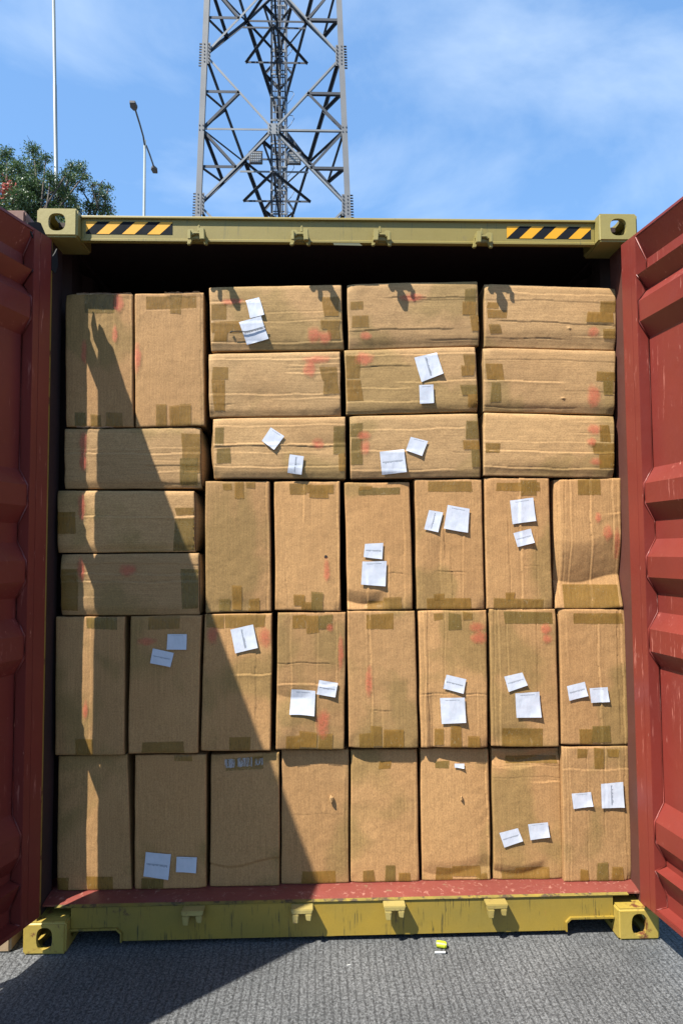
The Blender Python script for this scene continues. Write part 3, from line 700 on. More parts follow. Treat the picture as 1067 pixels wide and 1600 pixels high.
TAPE = {
'A1': [(.28,0,.72,.15),(.13,.9,.3,1),(.37,.91,.53,1),(.6,.89,.85,1)], 'A2': [(.16,.02,.9,.12),(.53,.01,.68,.155),(.3,.84,.46,1),(.49,.85,.64,1),(.63,.83,.8,1)],
'A3': [(.86,.1,1,.75),(.84,.5,.98,.95)], 'A4': [(.86,.28,1,.40),(.85,.45,1,.98),(0,.35,.13,.7)], 'A5': [(.87,.25,1,.9),(0,.25,.12,.92)],
'B1': [(.45,.0,.9,.09),(.3,.88,.55,1)], 'B2': [(.25,.0,.7,.1),(.2,.92,.8,1)], 'B3': [(.3,.0,.9,.1),(.02,.0,.28,.1),(.4,.9,.7,1)],
'B4': [(.22,.02,.42,.12),(.42,.02,.6,.15),(.6,.02,.8,.12),(.15,.9,.35,1),(.35,.87,.6,.98),(.62,.88,.82,1)],
'B5': [(.27,.02,.68,.13),(.15,.89,.35,1),(.33,.84,.48,.98),(.5,.86,.8,1)],
'B6': [(.22,.02,.35,.07),(.44,.02,.62,.14),(.65,.01,.8,.07),(.2,.86,.34,.98),(.44,.84,.6,1),(.7,.91,.88,1)],
'B7': [(.22,.02,.95,.11),(.15,.87,.75,1)], 'B8': [(.22,.03,.95,.11),(.25,.89,.46,1),(.45,.86,.72,.98)],
'C1': [(.4,.9,.75,1),(.0,.9,.15,1)], 'C2': [(.55,.0,.8,.05),(.1,.92,.4,1)], 'C3': [(.22,.03,.75,.12)], 'C4': [(.3,.9,.8,1)],
'C5': [(.42,.08,.6,.14),(.18,.91,.35,1),(.5,.87,.64,1),(.7,.93,.86,1)], 'C6': [(.2,.09,.42,.14),(.2,.9,.45,1),(.45,.89,.85,.97),(.8,.95,.95,1)],
'C7': [(.2,.06,.95,.11),(.12,.93,.3,1),(.3,.91,.8,1)], 'C8': [(.22,.02,.38,.08),(.48,.01,.62,.17),(.68,.02,.85,.08),(.22,.91,.35,1),(.48,.86,.64,1),(.7,.89,.86,1)],
'D1': [(.28,.01,.42,.06),(.46,.01,.61,.14),(.64,.01,.78,.05),(.2,.9,.36,.99),(.4,.8,.55,.98),(.66,.9,.82,1)],
'D2': [(.24,.02,.5,.1),(.5,.02,.9,.09),(.53,.05,.82,.13),(.28,.88,.45,.96),(.4,.93,.6,1),(.55,.86,.72,1)],
'D3': [(.2,.04,.85,.10),(.22,.03,.42,.06),(.3,.93,.55,1),(.55,.9,.82,1)], 'D4': [(.2,.02,.85,.10),(.15,.91,.8,1),(.25,.88,.4,.93)],
'D5': [(.18,.03,.85,.10),(.55,.01,.8,.13),(.1,.92,.85,1),(.28,.87,.42,.93)], 'D6': [(.33,.0,.7,.12),(.12,.82,.95,1)],
'E11': [(0,.27,.12,.52),(0,.55,.3,.72),(.03,.7,.12,.86),(.85,.2,.98,.5),(.83,.55,.98,.7),(.89,.7,.98,.85)],
'E21': [(.02,.22,.14,.42),(.03,.42,.11,.9),(.85,.25,.98,.45),(.86,.45,.98,.66)],
'E31': [(.02,.15,.09,.45),(.02,.5,.13,.75),(.9,.15,1,.6),(.94,.6,1,.88)],
'E12': [(.02,.28,.12,.4),(.02,.5,.16,.68),(.9,.12,.98,.33),(.88,.32,.98,.53),(.94,.53,1,.78)],
'E22': [(0,.08,.11,.45),(.01,.47,.12,.8),(.9,.12,.98,.3),(.88,.3,.98,.45),(.87,.6,1,.75),(.93,.75,1,.95)],
'E32': [(0,.12,.1,.33),(.0,.36,.1,.78),(.9,.12,1,.4),(.86,.42,1,.57),(.92,.57,1,.84)],
'E13': [(.02,.3,.1,.4),(.02,.42,.17,.55),(.03,.65,.12,.8),(.88,.22,.99,.4),(.77,.4,.98,.57),(.89,.67,1,.82)],
'E23': [(.02,.25,.15,.5),(.05,.55,.13,.85),(.86,.33,1,.48),(.9,.48,.98,.7)],
'E33': [(.02,.48,.12,.64),(.88,.15,.96,.42),(.83,.45,1,.62),(.88,.63,1,.85)],
}
MARK = {'A1': [(.72,.0,.86,.14),(.25,.36,.32,.54),(.71,.24,.77,.38)], 'A2': [(0,.36,.08,.6)], 'A3': [(.125,.0,.155,.45),(.13,.40,.15,.7)], 'A4': [(.168,.0,.192,.5)], 'A5': [(.135,.02,.165,.45),(.44,.15,.54,.38)],
'B1': [(.42,.6,.47,.75)], 'B2': [(.1,.16,.4,.21)], 'B3': [(.80,.10,.99,.25),(.05,.10,.2,.22)], 'B4': [(.58,.68,.78,.92),(.72,.08,.82,.14),(.9,.15,.96,.42)], 'B5': [(.26,.40,.35,.62)],
'B6': [(.74,.08,.96,.16),(.76,.15,1,.25)], 'B7': [(.77,.11,.91,.18),(.79,.18,.92,.25)], 'D2': [(.75,.6,.83,.78)], 'D6': [(.60,.27,.68,.34),(.72,.35,.84,.5),(.9,.38,.96,.62)],
'E11': [(.08,.2,.28,.29),(.74,.65,.82,.93),(.81,.72,.90,.93)], 'E21': [(.72,.06,.92,.2),(.73,.12,.80,.42)], 'E31': [(.76,.35,.82,.52)],
'E12': [(.40,.18,.60,.30),(.10,.75,.16,.87)], 'E22': [(.08,.04,.22,.26)], 'E32': [(.07,.24,.15,.38),(.09,.38,.14,.62)],
'E13': [(.79,.64,.85,.82)], 'E23': [(.79,.52,.87,.92)], 'E33': [(.80,.12,.87,.32),(.81,.68,.88,.82),(.79,.36,.84,.5)]}
# labels on the cartons: photo corners TL TR BR BL, kind of print
STK = [('E11','q',(384,470),(405,465),(413,493),(391,498)),('E11','t',(374,504),(408,495),(420,530),(386,539)),
('E22','t2',(647,559),(682,551),(692,584),(658,597)),('E22','q',(654,602),(676,601),(677,630),(655,631)),
('E31','q',(423,668),(444,682),(428,703),(409,689)),('E31','t2',(453,710),(475,713),(471,742),(449,739)),
('E32','q',(641,683),(668,690),(659,713),(634,704)),('E32','t',(593,706),(631,702),(635,738),(597,742)),
('D3','t',(570,850),(599,848),(597,874),(568,870)),('D3','q',(566,877),(604,877),(602,916),(564,913)),
('D4','t2',(670,797),(692,801),(684,832),(662,827)),('D4','q',(699,789),(733,795),(730,832),(693,826)),
('D5','q',(796,782),(832,778),(836,814),(800,819)),('D5','t',(801,833),(828,826),(833,848),(807,855)),
('B2','q',(262,991),(292,991),(292,1015),(261,1015)),('B2','t',(240,1013),(272,1020),(267,1042),(236,1036)),
('B3','t2',(360,984),(396,976),(403,1012),(368,1021)),
('B4','q',(455,1077),(493,1079),(491,1118),(452,1116)),('B4','t',(499,1062),(528,1067),(524,1089),(495,1084)),
('B6','t',(697,1054),(728,1061),(723,1083),(692,1076)),('B6','q',(687,1091),(725,1089),(727,1128),(690,1131)),
('B7','t',(787,1057),(815,1050),(823,1070),(794,1081)),('B7','q',(804,1083),(841,1080),(844,1120),(806,1121)),
('B8','t',(885,1072),(913,1065),(918,1087),(889,1095)),('B8','q',(920,1075),(948,1073),(951,1096),(923,1098)),
('C2','t',(229,1331),(268,1334),(264,1374),(225,1369)),('C2','q',(277,1338),(308,1339),(307,1363),(276,1362)),
('C6','s',(710,1193),(725,1193),(724,1200),(710,1199)),
('C7','t',(779,1301),(808,1293),(816,1313),(787,1324)),('C7','q',(824,1287),(855,1284),(858,1307),(828,1312)),
('C8','q',(892,1240),(922,1237),(925,1259),(895,1264)),('C8','t2',(938,1224),(972,1221),(974,1261),(939,1262))]
LABEL = {
'A1': 'upright carton in the top left corner of the load, crossed by a jagged flame-like shadow',
'A2': 'upright carton, second from left in the top row, three tape tabs along its lower edge',
'A3': 'lying carton under the two upright cartons at top left, half shaded',
'A4': 'lying carton on the left, middle of three, open flap bulging at its right end',
'A5': 'lowest of the three lying cartons on the left, pale crease across its shaded front',
'B1': 'shaded upright carton at the left end of the second row up, vertical strip of sunlight',
'B2': 'shaded upright carton with two white labels near its top, left of the shadow edge',
'B3': 'upright carton cut by the diagonal shadow, one red-smudged white label near its top',
'B4': 'creased upright carton with bulging lower left corner, two white labels, red smear',
'B5': 'upright carton without labels, thin red paint stroke left of centre, second row up',
'B6': 'upright carton with red blotch at its top right, two white labels below a sideways crease',
'B7': 'upright carton with deep creases along its left edge, two red spots and two labels',
'B8': 'rightmost upright carton of the second row up, two small labels side by side',
'C1': 'shaded upright carton in the bottom left corner with a narrow curved strip of sunlight',
'C2': 'shaded bottom row carton with one large and one small white label near its foot',
'C3': 'shaded bottom row carton with a fold across its lower part and no labels',
'C4': 'bottom row carton with a torn tuft of cardboard, lower left corner in shadow',
'C5': 'plain bottom row carton without labels, tears or tufts, right of the torn one',
'C6': 'bottom row carton with a tiny white paper strip near its top',
'C7': 'bottom row carton with two tilted white labels low down and darkened tape at its base',
'C8': 'bottom right corner carton, square white label beside a smaller one above its middle',
'D1': 'smooth unmarked upright carton at the left end of the third row up',
'D2': 'upright carton with a small dark hole above a red streak',
'D3': 'upright carton with two white labels one above the other and a crumpled bottom flap',
'D4': 'upright carton with a narrow tilted label left of a larger one near its top',
'D5': 'upright carton with a large label above a small tilted one, beside the buckled carton',
'D6': 'badly crumpled upright carton beside the red door, buckled inwards near its base',
'E11': 'lying top carton with two overlapping white labels crossed by a black wire',
'E12': 'lying top carton in the centre, red smear near its top edge and no labels',
'E13': 'lying top carton at the right beside the red door, no labels, small red mark',
'E21': 'lying carton with a red blotch at its upper right and no labels',
'E22': 'lying carton with a large tilted label above a small one, red stamp in its corner',
'E23': 'lying carton at the right with a tall red paint stroke, middle of three',
'E31': 'lying carton with a diamond-tilted label and a small label lower to its right',
'E32': 'lying carton, large square label left of a smaller tilted one, red smear at left',
'E33': 'lowest lying carton at the right, plain front with several faint red smudges'}
YB = {'A4': .116, 'A5': .118, 'B1': .12, 'C8': .122, 'C7': .148, 'D6': .118, 'C1': .138, 'C2': .136, 'C3': .14}
CT = {}
for i, (k, px) in enumerate(SPEC.items()):
    lying = k[0] == 'E' or k in ('A3', 'A4', 'A5')
    yb = YB.get(k, {'A': A_, 'B': B_, 'C': C_, 'D': D_, 'E': E_}[k[0]])
    c = Carton(k, px, yb, lying, 100+i*13, FEAT.get(k, [])); CT[k] = c
    c.build(M['card_h'] if lying else M['card_v'], LABEL[k])
    rr = random.Random(500+i)
    for j, (u0, v0, u1, v1) in enumerate(TAPE.get(k, [])):
        e = lambda: rr.uniform(-.012, .012)
        q = [(u0+e(), v0+e()*.6), (u1+e(), v0+e()*.6), (u1+e(), v1+e()*.6), (u0+e(), v1+e()*.6)]
        c.patch('packing_tape', q, rr.choice([M['tape'], M['tape'], M['tape2'], M['tape2'], M['tape3']]), off=.0009+.0005*j, rag=.0012)
    for j, (u0, v0, u1, v1) in enumerate(MARK.get(k, [])):
        g_ = .02
        c.patch('red_paint_mark', [(u0-g_, v0-g_*.5), (u1+g_, v0-g_*.5), (u1+g_, v1+g_*.5), (u0-g_, v1+g_*.5)], M['mark'], off=.0048+.0003*j, uvmap=True)
cnt = {}
for k, kind, *q in STK:
    c = CT[k]; cnt[k] = cnt.get(k, 0)+1
    uvq = [np.array(c.uv(*p)) for p in q]
    st = c.patch('paper_label', uvq, M['paper'], off=.0040+.0016*cnt[k], curl=.003+.004*random.random())
    # printed line of small characters, too small to read in the photo
    a0, a1, d0, d1 = (.08, .92, .44, .54) if kind == 't' else (.44, .54, .10, .90) if kind == 't2' else (.2, .8, .08, .11)
    if kind == 's': continue
    m_ = MB(); rr = random.Random(len(STK)*7+int(q[0][0]))
    def bl(a, b):
        p = (uvq[0]*(1-a)+uvq[1]*a)*(1-b)+(uvq[3]*(1-a)+uvq[2]*a)*b
        o_ = .0040+.0016*cnt[k]+.0005+.006*max(0, (a*.5+b*.5-.62)/.38)**2
        return (c.P(np.array([p[0]]), np.array([p[1]]), o_)[0]-c.base).tolist()
    nch = 16
    for ci in range(nch):
        t0 = ci/nch; t1 = t0+.62/nch
        if kind == 't2': aa, bb, cc, dd = a0, a1, d0+(d1-d0)*t0, d0+(d1-d0)*t1
        else: aa, bb, cc, dd = a0+(a1-a0)*t0, a0+(a1-a0)*t1, d0, d1
        w3 = rr.uniform(.45, 1)
        if kind == 't2': bb = aa+(bb-aa)*w3
        else: dd = cc+(dd-cc)*w3
        m_.add([bl(aa, cc), bl(bb, cc), bl(bb, dd), bl(aa, dd)], [(0, 3, 2, 1)])
    m_.build('printed_line', M['ink'], st, fix=False)
# end flaps that gape open
def flap(k, edge, v0, v1, out, dep, mat):
    c = CT[k]; n, mq = 14, 6; vs = []; u = 1.0 if edge > 0 else 0.0
    for j in range(n):
        v = v0+(v1-v0)*j/(n-1); p = c.P(np.array([u]), np.array([v]))[0]-c.base; b = math.sin(math.pi*j/(n-1))
        for i in range(mq):
            t = i/(mq-1); vs.append((p[0]+edge*(.002+out*b*math.sin(t*math.pi*.62)), p[1]+.006+dep*t, p[2]))
    fs = [(j*mq+i, (j+1)*mq+i, (j+1)*mq+i+1, j*mq+i+1) for j in range(n-1) for i in range(mq-1)]
    m_ = MB(); m_.add(vs, fs); m_.build('side_flap', mat, c.o, smooth=True)
flap('A4', 1, .02, .98, .030, .16, M['card_h']); flap('A3', 1, .05, .95, .018, .14, M['card_h']); flap('A5', 1, .02, .97, .014, .12, M['card_h'])
flap('E31', -1, .05, 1.0, .020, .12, M['card_h']); flap('E11', -1, .05, .9, .008, .10, M['card_h']); flap('A3', -1, .0, .9, .010, .10, M['card_h'])
flap('A5', -1, .05, .9, .012, .10, M['card_h'])
# clear glints of tape film, tufts, hole
def lump(k, u, v, r, name, mat, stretch=(1, 1, 1.6), seed=1, out=.004):
    c = CT[k]; p = c.P(np.array([u]), np.array([v]))[0]-c.base
    bm = bmesh.new(); bmesh.ops.create_icosphere(bm, subdivisions=2, radius=r); rs = random.Random(seed)
    for vv in bm.verts:
        vv.co = Vector((vv.co.x*stretch[0], vv.co.y*stretch[1], vv.co.z*stretch[2]))*(1+rs.uniform(-.28, .28)); vv.co += Vector((p[0], p[1]-out, p[2]))
    me = bpy.data.meshes.new(name); bm.to_mesh(me); bm.free(); me.materials.append(mat)
    o = bpy.data.objects.new(name, me); COL.objects.link(o); o.parent = c.o; return o
lump('C4', .74, .36, .0085, 'torn_tuft', M['card_h'], (.8, 1.3, 1.7), 3, .009)
lump('C6', .585, .37, .006, 'torn_tuft', M['card_h'], (.8, 1.2, 1.8), 5, .005)
lump('D2', .775, .585, .0065, 'dark_hole', M['rubber'], (1, .25, 1.1), 7, .001)
# black scribble across the label of the top left lying carton
c = CT['E11']; sc_ = MB(); pts_ = [(362, 519), (372, 518), (384, 519), (395, 517), (408, 513), (416, 511)]
for off_ in (0, 1.6):
    P_ = [c.P(np.array([u]), np.array([v]), .0125)[0]-c.base for u, v in (c.uv(x, y+off_*(.3+i*.2)) for i, (x, y) in enumerate(pts_))]
    sc_.tube(P_, .0011, 5)
P_ = [c.P(np.array([u]), np.array([v]), .0085)[0]-c.base for u, v in (c.uv(360, 520), c.uv(363, 518))]; sc_.tube(P_, .003, 6)
sc_.build('wire_tie', M['rubber'], c.o)
# crinkled film along a few edges
def film(k, q, seed):
    c = CT[k]; rs = random.Random(seed); m_ = MB(); (x0, y0), (x1, y1), th = q; n = 14; prev = None; vs = []
    for i in range(n):
        t = i/(n-1); x = x0+(x1-x0)*t; y = y0+(y1-y0)*t
        p = at(x, y, c.yb-.006)-c.base; a = rs.uniform(-1, 1)*th; vs += [(p[0], p[1]-rs.uniform(0, .006), p[2]+a), (p[0]+rs.uniform(-.004, .004), p[1]+.012, p[2]+a-.004)]
    m_.add(vs, [(2*i, 2*i+1, 2*i+3, 2*i+2) for i in range(n-1)]); m_.build('film_edge', FILM, c.o, fix=False)
mF, NF, LF, BF = newmat('clear_film'); BF.inputs['Base Color'].default_value = (.75, .72, .66, 1); BF.inputs['Roughness'].default_value = .12; BF.inputs['Alpha'].default_value = .35; FILM = mF
mF2, NF2, LF2, BF2 = newmat('clear_tape_glints'); BF2.inputs['Base Color'].default_value = (.34, .34, .36, 1); BF2.inputs['Roughness'].default_value = .15
LF2.new(ramp(NF2, LF2, noise(NF2, LF2, pos(NF2), 60, 3, .6, (2.5, 1, .4)), .40, .58, (0, 0, 0, 1), (.65, .65, .65, 1)), BF2.inputs['Alpha']); FILM2 = mF2
for q_ in ((.20, .035, .35, .10), (.39, .03, .60, .095), (.64, .04, .76, .09)):  # whitish patches: glints of clear tape painted as colour
    CT['C3'].patch('clear_tape', [(q_[0], q_[1]), (q_[2], q_[1]), (q_[2], q_[3]), (q_[0], q_[3])], FILM2, off=.0035, rag=.003)
film('A1', ((120, 458), (206, 458), .002), 1); film('A2', ((258, 457), (312, 456.5), .003), 2); film('A1', ((120, 665.5), (178, 667), .004), 3)

# ------------------------------------------------------------------ litter on the concrete
p = atz(688, 1481, 0)
lt = MB(); lt.tube([(p[0]-.014, p[1]+.004, .0135), (p[0]-.004, p[1]+.0015, .0135), (p[0]+.018, p[1]-.006, .0135)], [.0115, .0125, .0125], 14)
lt.tube([(p[0]+.0185, p[1]-.0062, .0135), (p[0]+.0215, p[1]-.0072, .0135)], .010, 14)
tag(lt.build('seal_barrel', M['lime'], smooth=False), 'small lime yellow plastic barrel lying on the grey concrete in front of the sill', 'plastic seal')
p = atz(688, 1490, 0)
lt = MB(); lt.tube([(p[0]-.022, p[1], .0045), (p[0]+.018, p[1]-.0005, .0045)], .0038, 10); lt.tube([(p[0]+.0185, p[1]-.0005, .0075), (p[0]+.0225, p[1]-.0006, .0075)], .0072, 12, mi=1)
tag(lt.build('seal_pin', [M['whitep'], M['rubber']]), 'thin white pin with a dark head on the concrete, touching the lime barrel', 'plastic pin')
p = atz(545, 1508, 0); lt = MB(); lt.prism([(p[0]-.008, p[1]-.002), (p[0]+.006, p[1]+.003), (p[0]+.008, p[1]+.001), (p[0]-.004, p[1]-.004)], .0005, .0025, 'z')
tag(lt.build('paper_scrap', M['whitep']), 'tiny white scrap of paper on the open concrete below the middle of the sill', 'scrap')
p = atz(158, 1522, 0)
# ------------------------------------------------------------------ lattice tower
TY, TC = 28.0, -2.1
tw = thing('lattice_tower', 'tall grey steel lattice tower with two floodlights behind the container', 'lattice tower', (TC, TY, 0))
def halfw(z): return (3.98-.0345*z)
def legs(z):
    hw = halfw(z); return [Vector((-hw-.002*z*0, 0, z)), Vector((hw, 0, z)), Vector((0, hw*1.62, z))]
NODES = [0, 3.1, 10.2, 17.3, 24.4, 31.5]
norms = [Vector((0, -1, 0)), Vector((.85, .53, 0)), Vector((-.85, .53, 0))]
for k in range(3):
    m_ = MB()
    for a, b in zip(NODES[:-1], NODES[1:]):
        p, q = legs(a)[k], legs(b)[k]
        if k < 2: m_.bar(p, q, .25, .22, up=(0, 1, 0))
        else: m_.bar(p, q, .17, .17, up=(0, 1, 0))
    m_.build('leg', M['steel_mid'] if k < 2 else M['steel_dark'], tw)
def member(nm, p, q, w, n, mat):
    m_ = MB(); m_.angle(p, q, w, .022, n); m_.build(nm, mat, tw, fix=False)
def plate(p, w, h, n, mat, bolts=True):
    m_ = MB(); n = Vector(n); x = Vector((0, 0, 1)).cross(n).normalized()
    def Q(a, z, o): return p+x*a+Vector((0, 0, z))+n*o
    vs = [Q(a, z, o) for o in (.06, .09) for a, z in ((-w/2, -h/2), (w/2, -h/2), (w/2, h/2), (-w/2, h/2))]
    m_.add(vs, [(0, 1, 2, 3), (7, 6, 5, 4), (0, 4, 5, 1), (1, 5, 6, 2), (2, 6, 7, 3), (3, 7, 4, 0)])
    o = m_.build('gusset_plate', mat, tw)
    b_ = MB(); nb_ = max(2, int(h/.16))
    for i in range(nb_):
        z = -h/2+(i+.5)*h/nb_
        for a in (-w*.3, w*.3): b_.bar(Q(a, z, .09), Q(a, z, .13), .05, .05)
    b_.build('bolt_row', M['steel_dark'], o, fix=False)
for fi, (ia, ib) in enumerate(((0, 1), (1, 2), (2, 0))):
    n = norms[fi]; front = fi == 0
    dm = M['steel'] if front else M['steel_dark']  # side faces get the darker steel, their shade painted in
    for z0, z1 in zip(NODES[1:-1], NODES[2:]):
        zc = (z0+z1)/2
        a0, b0, a1, b1 = legs(z0)[ia], legs(z0)[ib], legs(z1)[ia], legs(z1)[ib]
        am, bm_ = legs(zc)[ia], legs(zc)[ib]; c_ = (am+bm_)/2
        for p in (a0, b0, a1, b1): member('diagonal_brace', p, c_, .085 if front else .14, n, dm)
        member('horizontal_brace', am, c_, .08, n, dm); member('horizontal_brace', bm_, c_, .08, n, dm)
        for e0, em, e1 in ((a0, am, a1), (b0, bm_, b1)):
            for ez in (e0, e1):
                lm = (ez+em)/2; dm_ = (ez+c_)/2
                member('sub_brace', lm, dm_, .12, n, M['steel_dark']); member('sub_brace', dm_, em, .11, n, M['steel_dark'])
        if front:
            plate(c_, .5, .5, n, M['steel']); plate(am, .26, .42, n, M['steel']); plate(bm_, .26, .42, n, M['steel'])
    if front:
        for z0 in NODES[1:]:
            for k, s_ in ((0, 1), (1, -1)): plate(legs(z0)[k]+Vector((s_*.10, 0, 0)), .34, 1.0, n, M['steel_mid'])
# flange bolts on the outer legs
bm0 = MB(); bm0.bar((-.08, 0, 0), (.08, 0, 0), .05, .05); proto = bm0.build('flange_bolt', M['steel_dark'], tw, fix=False); first = True
for k, s_ in ((0, -1), (1, 1)):
    for zn_ in NODES[3:5]:
        for i in range(9):
            z = zn_-.55+i*.13; p = legs(z)[k]; ob = proto if first else proto.copy()
            if not first: COL.objects.link(ob); ob.parent = tw
            first = False; ob.location = p+Vector((s_*.18, 0, 0))
# plan bracing
for z in (14, 18.9, 21.0, 25.9, 28):
    L_ = legs(z)
    mids = [(L_[0]+L_[1])/2, (L_[1]+L_[2])/2, (L_[2]+L_[0])/2]
    for i in range(3): member('plan_brace', mids[i], mids[(i+1) % 3], .09, (0, 0, 1), M['steel_dark'])
    member('plan_brace', L_[2], mids[0], .08, (0, 0, 1), M['steel_dark'])
for z in (19.2, 26.2):
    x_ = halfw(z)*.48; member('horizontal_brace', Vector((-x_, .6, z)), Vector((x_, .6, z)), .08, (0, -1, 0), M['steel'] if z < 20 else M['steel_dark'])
# cable ladder up the rear leg
lad = MB(); ly = 4.2
for x_ in (-.34, .34): lad.bar((x_, ly, 0), (x_, ly, 31), .09, .06, up=(0, 1, 0))
z = .5
while z < 31: lad.bar((-.34, ly, z), (.34, ly, z), .05, .04, up=(0, 1, 0)); z += .38
lad.build('cable_ladder', M['steel'], tw, fix=False)
for j, x_ in enumerate((-.40, -.20, -.12, -.03, .05, .13, .21, .38, .44)):
    cb = MB(); rr = random.Random(j); P_ = [(x_+rr.uniform(-.012, .012), ly-.06-(j % 3)*.03, z_) for z_ in np.linspace(0, 31, 32)]
    cb.tube(P_, .022 if j % 2 else .030, 6); cb.build('feeder_cable', M['cable'] if j % 3 else M['steel_dark'], tw)
z = 10.0; rr = random.Random(4)
while z < 30.5:
    x_ = .46; P_ = [(x_, ly, z), (x_+.28, ly-.1, z-.10), (x_+.36, ly-.25, z-.35), (x_+.18, ly-.2, z-.62), (x_, ly, z-.7)]
    if rr.random() < .85: lp = MB(); lp.tube(P_, .016, 5); lp.build('cable_loop', M['cable'], tw, fix=False)
    z += 1.3
z = 10.2
while z < 30.5:
    cl = MB(); cl.bar((-.42, ly-.08, z), (.46, ly-.08, z), .07, .05, up=(0, 1, 0)); z += 1.25; cl.build('cable_clamp', M['steel'], tw, fix=False)
for x_, zz in ((400, 248), (460, 249)):
    p = at(x_, zz, TY+.4); lx, lz = p[0]-TC, p[2]
    fo = MB(); fo.box((lx-.31, .30, lz-.27), (lx+.31, .44, lz+.30)); fo.box((lx-.06, .44, lz+.22), (lx+.06, .62, lz+.40))
    fo.bar((lx-.33, .37, lz+.33), (lx+.33, .37, lz+.33), .05)
    f_ = fo.build('floodlight', M['lampgrey'], tw, bevel=.02)
    gl = MB(); gl.box((lx-.26, .285, lz-.22), (lx+.26, .299, lz+.24)); gl.build('lamp_glass', M['glass'], f_)
    gr = MB()
    for i in range(6): gr.bar((lx-.24+i*.096, .275, lz-.22), (lx-.24+i*.096, .275, lz+.24), .014)
    for i in range(4): gr.bar((lx-.26, .272, lz-.16+i*.12), (lx+.26, .272, lz-.16+i*.12), .012)
    gr.build('lamp_grille', M['lampgrey'], f_, fix=False)

# ------------------------------------------------------------------ poles
a, b = at(84.3, 0, 34), at(88, 262, 34)
d = (b-a)/(b[2]-a[2]); foot = b-d*b[2]; top = a+(-d)*0+ (a-b)*.25
mp_ = MB(); wfoot = .15
seg = [0, 10, 10.02, 19.5, 19.52, 27, 27.02, 38]
rad = [.16, .145, .125, .118, .108, .102, .092, .08]
mp_.tube([(d[0]*z, d[1]*z, z) for z in seg], rad, 12)
lm_ = thing('light_mast', 'tall slender white light mast rising behind the tree, its top out of frame', 'light mast', tuple(foot))
mp_.build('pole', M['pole'], lm_, smooth=True)
bs = MB(); bs.box((-.3, -.3, 0), (.3, .3, .06)); bs.build('base_plate', M['pole'], lm_)
hd = MB(); zt = 38; hd.tube([(d[0]*zt-.9, 0, zt-.1), (d[0]*zt+.9, 0, zt-.1)], .08, 8); hd.build('crossarm', M['pole'], lm_)
for sx in (-.8, 0, .8):
    hh = MB(); hh.box((d[0]*zt+sx-.22, -.3, zt-.55), (d[0]*zt+sx+.22, -.1, zt-.2)); hh.build('lamp_head', M['lampgrey'], lm_, bevel=.02)
# double-arm street lamp
nr = at(210, 166, 22.5-2.73); fr_ = at(241, 261, 26.2-2.73)
nr[2] = fr_[2] = (nr[2]+fr_[2])/2
mid = (nr+fr_)/2; sp = thing('street_lamp', 'slim street lamp with two arms and two lamp heads, left of the tower', 'street lamp', (mid[0], mid[1], 0))
pm = MB(); pm.tube([(0, 0, 0), (0, 0, mid[2]-.05)], [.085, .045], 10); pm.build('pole', M['pole'], sp, smooth=True)
for e, sg in ((nr, 1), (fr_, -1)):
    v = Vector((e[0]-mid[0], e[1]-mid[1], 0)); am_ = MB()
    am_.tube([(0, 0, mid[2]-.25), (v.x*.15, v.y*.15, mid[2]-.08), (v.x*.5, v.y*.5, mid[2]-.02), (v.x*.93, v.y*.93, mid[2])], .032, 8)
    am_.build('arm', M['steel_mid'], sp, smooth=True)
    hd = MB(); dn = v.normalized(); s2 = Vector((-dn.y, dn.x, 0)); c0 = Vector((v.x*.93, v.y*.93, mid[2])); c1 = c0+dn*.42
    hd.add([c0-s2*.05, c0+s2*.05, c0+dn*.16+s2*.12, c1+s2*.09, c1-s2*.09, c0+dn*.16-s2*.12]+[q+Vector((0, 0, -.09)) for q in (c0-s2*.05, c0+s2*.05, c0+dn*.16+s2*.12, c1+s2*.09, c1-s2*.09, c0+dn*.16-s2*.12)],
           [(0, 1, 2, 3, 4, 5), (11, 10, 9, 8, 7, 6)]+[(i, (i+1) % 6, 6+(i+1) % 6, 6+i) for i in range(6)])
    hd.build('lamp_head', M['lampgrey'], sp, bevel=.01)

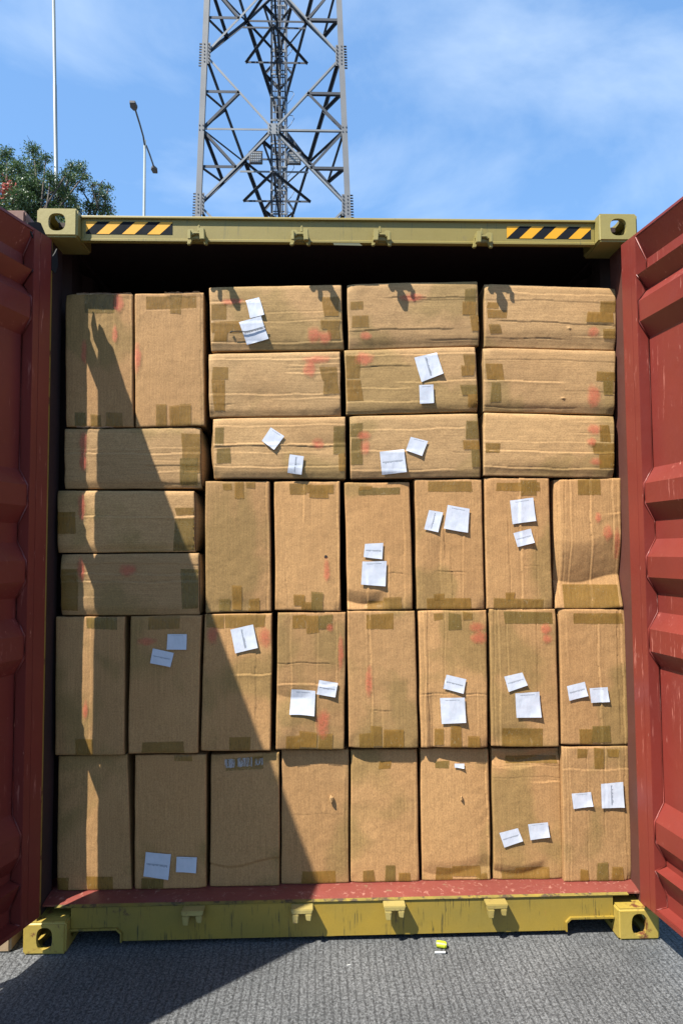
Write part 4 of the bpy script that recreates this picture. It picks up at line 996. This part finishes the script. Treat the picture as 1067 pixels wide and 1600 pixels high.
# ------------------------------------------------------------------ trees
def tree(label, D, trunk_px, clumps, dens, seed, leaf=.075, blossoms=None):
    rs = np.random.RandomState(seed); base = at(trunk_px[0], trunk_px[1], D); base = np.array([base[0], D, 0.0])
    t = thing('leafy_tree', label, 'tree', tuple(base))
    C3 = []
    for (x, y, r) in clumps:
        dy = rs.uniform(-.5, .5)*1.6; p = at(x, y, D+dy); C3.append((p-base, r/F*(D+dy+2.73)))
    zmin = min(c[0][2]-c[1] for c in C3); hub = np.array([0, 0, max(2.0, zmin-.3)])
    tk = MB(); lean = np.mean([c[0][:2] for c in C3], 0)*.3; hub[:2] = lean
    tk.tube([(0, 0, 0), (lean[0]*.3, lean[1]*.3, hub[2]*.4), tuple(hub)], [.2, .15, .1], 10)
    for c, r in C3:
        mid_ = (hub+c)/2+rs.uniform(-.35, .35, 3)
        tk.tube([tuple(hub), tuple(mid_), tuple(c)], [.07, .035, .016], 6)
        for _ in range(5):
            e = c+rs.normal(0, .5, 3)*r*1.1; tk.tube([tuple(c), tuple((c+e)/2+rs.normal(0, .06, 3)), tuple(e)], [.014, .009, .004], 4, cap=False)
    tk.build('trunk', M['bark'], t, smooth=True)
    pts_, up = [], []
    for c, r in C3:
        ns = max(5, int(60*(r/.40)**1.8))
        d_ = rs.normal(0, 1, (ns, 3)); d_ /= np.linalg.norm(d_, axis=1)[:, None]
        sub = c+d_*(r*rs.uniform(.25, 1.08, ns)[:, None])*[1, 1, .9]
        for sc in sub:
            n = int(rs.uniform(16, 44)*dens); q = sc+rs.normal(0, .062, (n, 3))*[1.1, 1.1, .8]; pts_.append(q); up.append(np.repeat([(sc-c)/max(r, .1)], n, 0))
    P_ = np.concatenate(pts_); O_ = np.concatenate(up); n = len(P_)
    ax = rs.normal(0, 1, (n, 3))+O_*.9; ax /= np.linalg.norm(ax, axis=1)[:, None]
    sd = np.cross(ax, rs.normal(0, 1, (n, 3))+np.array([0, 0, 1.2])); sd /= np.linalg.norm(sd, axis=1)[:, None]
    ln = leaf*rs.uniform(.6, 1.25, n)[:, None]; wd = ln*.36
    V = np.empty((n, 4, 3)); V[:, 0] = P_-ax*ln*.5; V[:, 1] = P_+sd*wd*.5; V[:, 2] = P_+ax*ln*.5; V[:, 3] = P_-sd*wd*.5
    me = bpy.data.meshes.new('crown'); me.vertices.add(n*4); me.vertices.foreach_set('co', V.reshape(-1).astype('f'))
    me.loops.add(n*4); me.loops.foreach_set('vertex_index', np.arange(n*4, dtype='i')); me.polygons.add(n)
    me.polygons.foreach_set('loop_start', np.arange(0, n*4, 4, dtype='i')); me.update(calc_edges=True)
    at_ = me.attributes.new('tone', 'FLOAT', 'FACE'); at_.data.foreach_set('value', rs.uniform(0, 1, n).astype('f'))
    me.materials.append(M['leaf']); o = bpy.data.objects.new('crown', me); COL.objects.link(o); o.parent = t; o['kind'] = 'stuff'
    if blossoms:
        for bx, by, br in blossoms:
            cpt = at(bx, by, D-.6)-base; k = 260; q = cpt+rs.normal(0, .5, (k, 3))*br/F*(D+2)
            mb = MB()
            for p in q:
                a_ = rs.normal(0, .028, 3); b_ = rs.normal(0, .028, 3); mb.add([p-a_, p+b_, p+a_], [(0, 1, 2)])
            ob = mb.build('blossom', M['blossom'], t, fix=False); ob['kind'] = 'stuff'
    return t
tree('broad dark green tree at the left edge with the white mast rising out of it', 16, (20, 400),
     [(12,242,14),(2,262,20),(30,262,22),(18,285,22),(52,236,13),(58,256,16),(72,246,8),(46,285,20),(34,312,26),(66,295,20),(80,278,13),(95,290,16),(88,312,20),(112,262,10),(126,262,10),(116,280,12),(104,272,9),
      (62,325,24),(12,322,20),(100,330,16),(130,276,8),(8,350,30),(50,352,30),(90,355,26),(-25,300,40),(-30,345,40), (80,332,20), (112,312,13), (104,300,10), (118,330,14), (28,335,22), (60,345,24), (40,300,18), (56,275,12)], 1.0, 3, blossoms=[(13, 298, 13)])
tree('small tree crown just right of the broad tree, behind the yellow header', 17, (150, 420),
     [(143,290,7),(158,290,8),(170,292,6),(150,303,9),(163,306,10),(140,325,11),(155,322,14),(168,325,10),(128,296,6),(150,345,18),(170,345,14)], .85, 9)
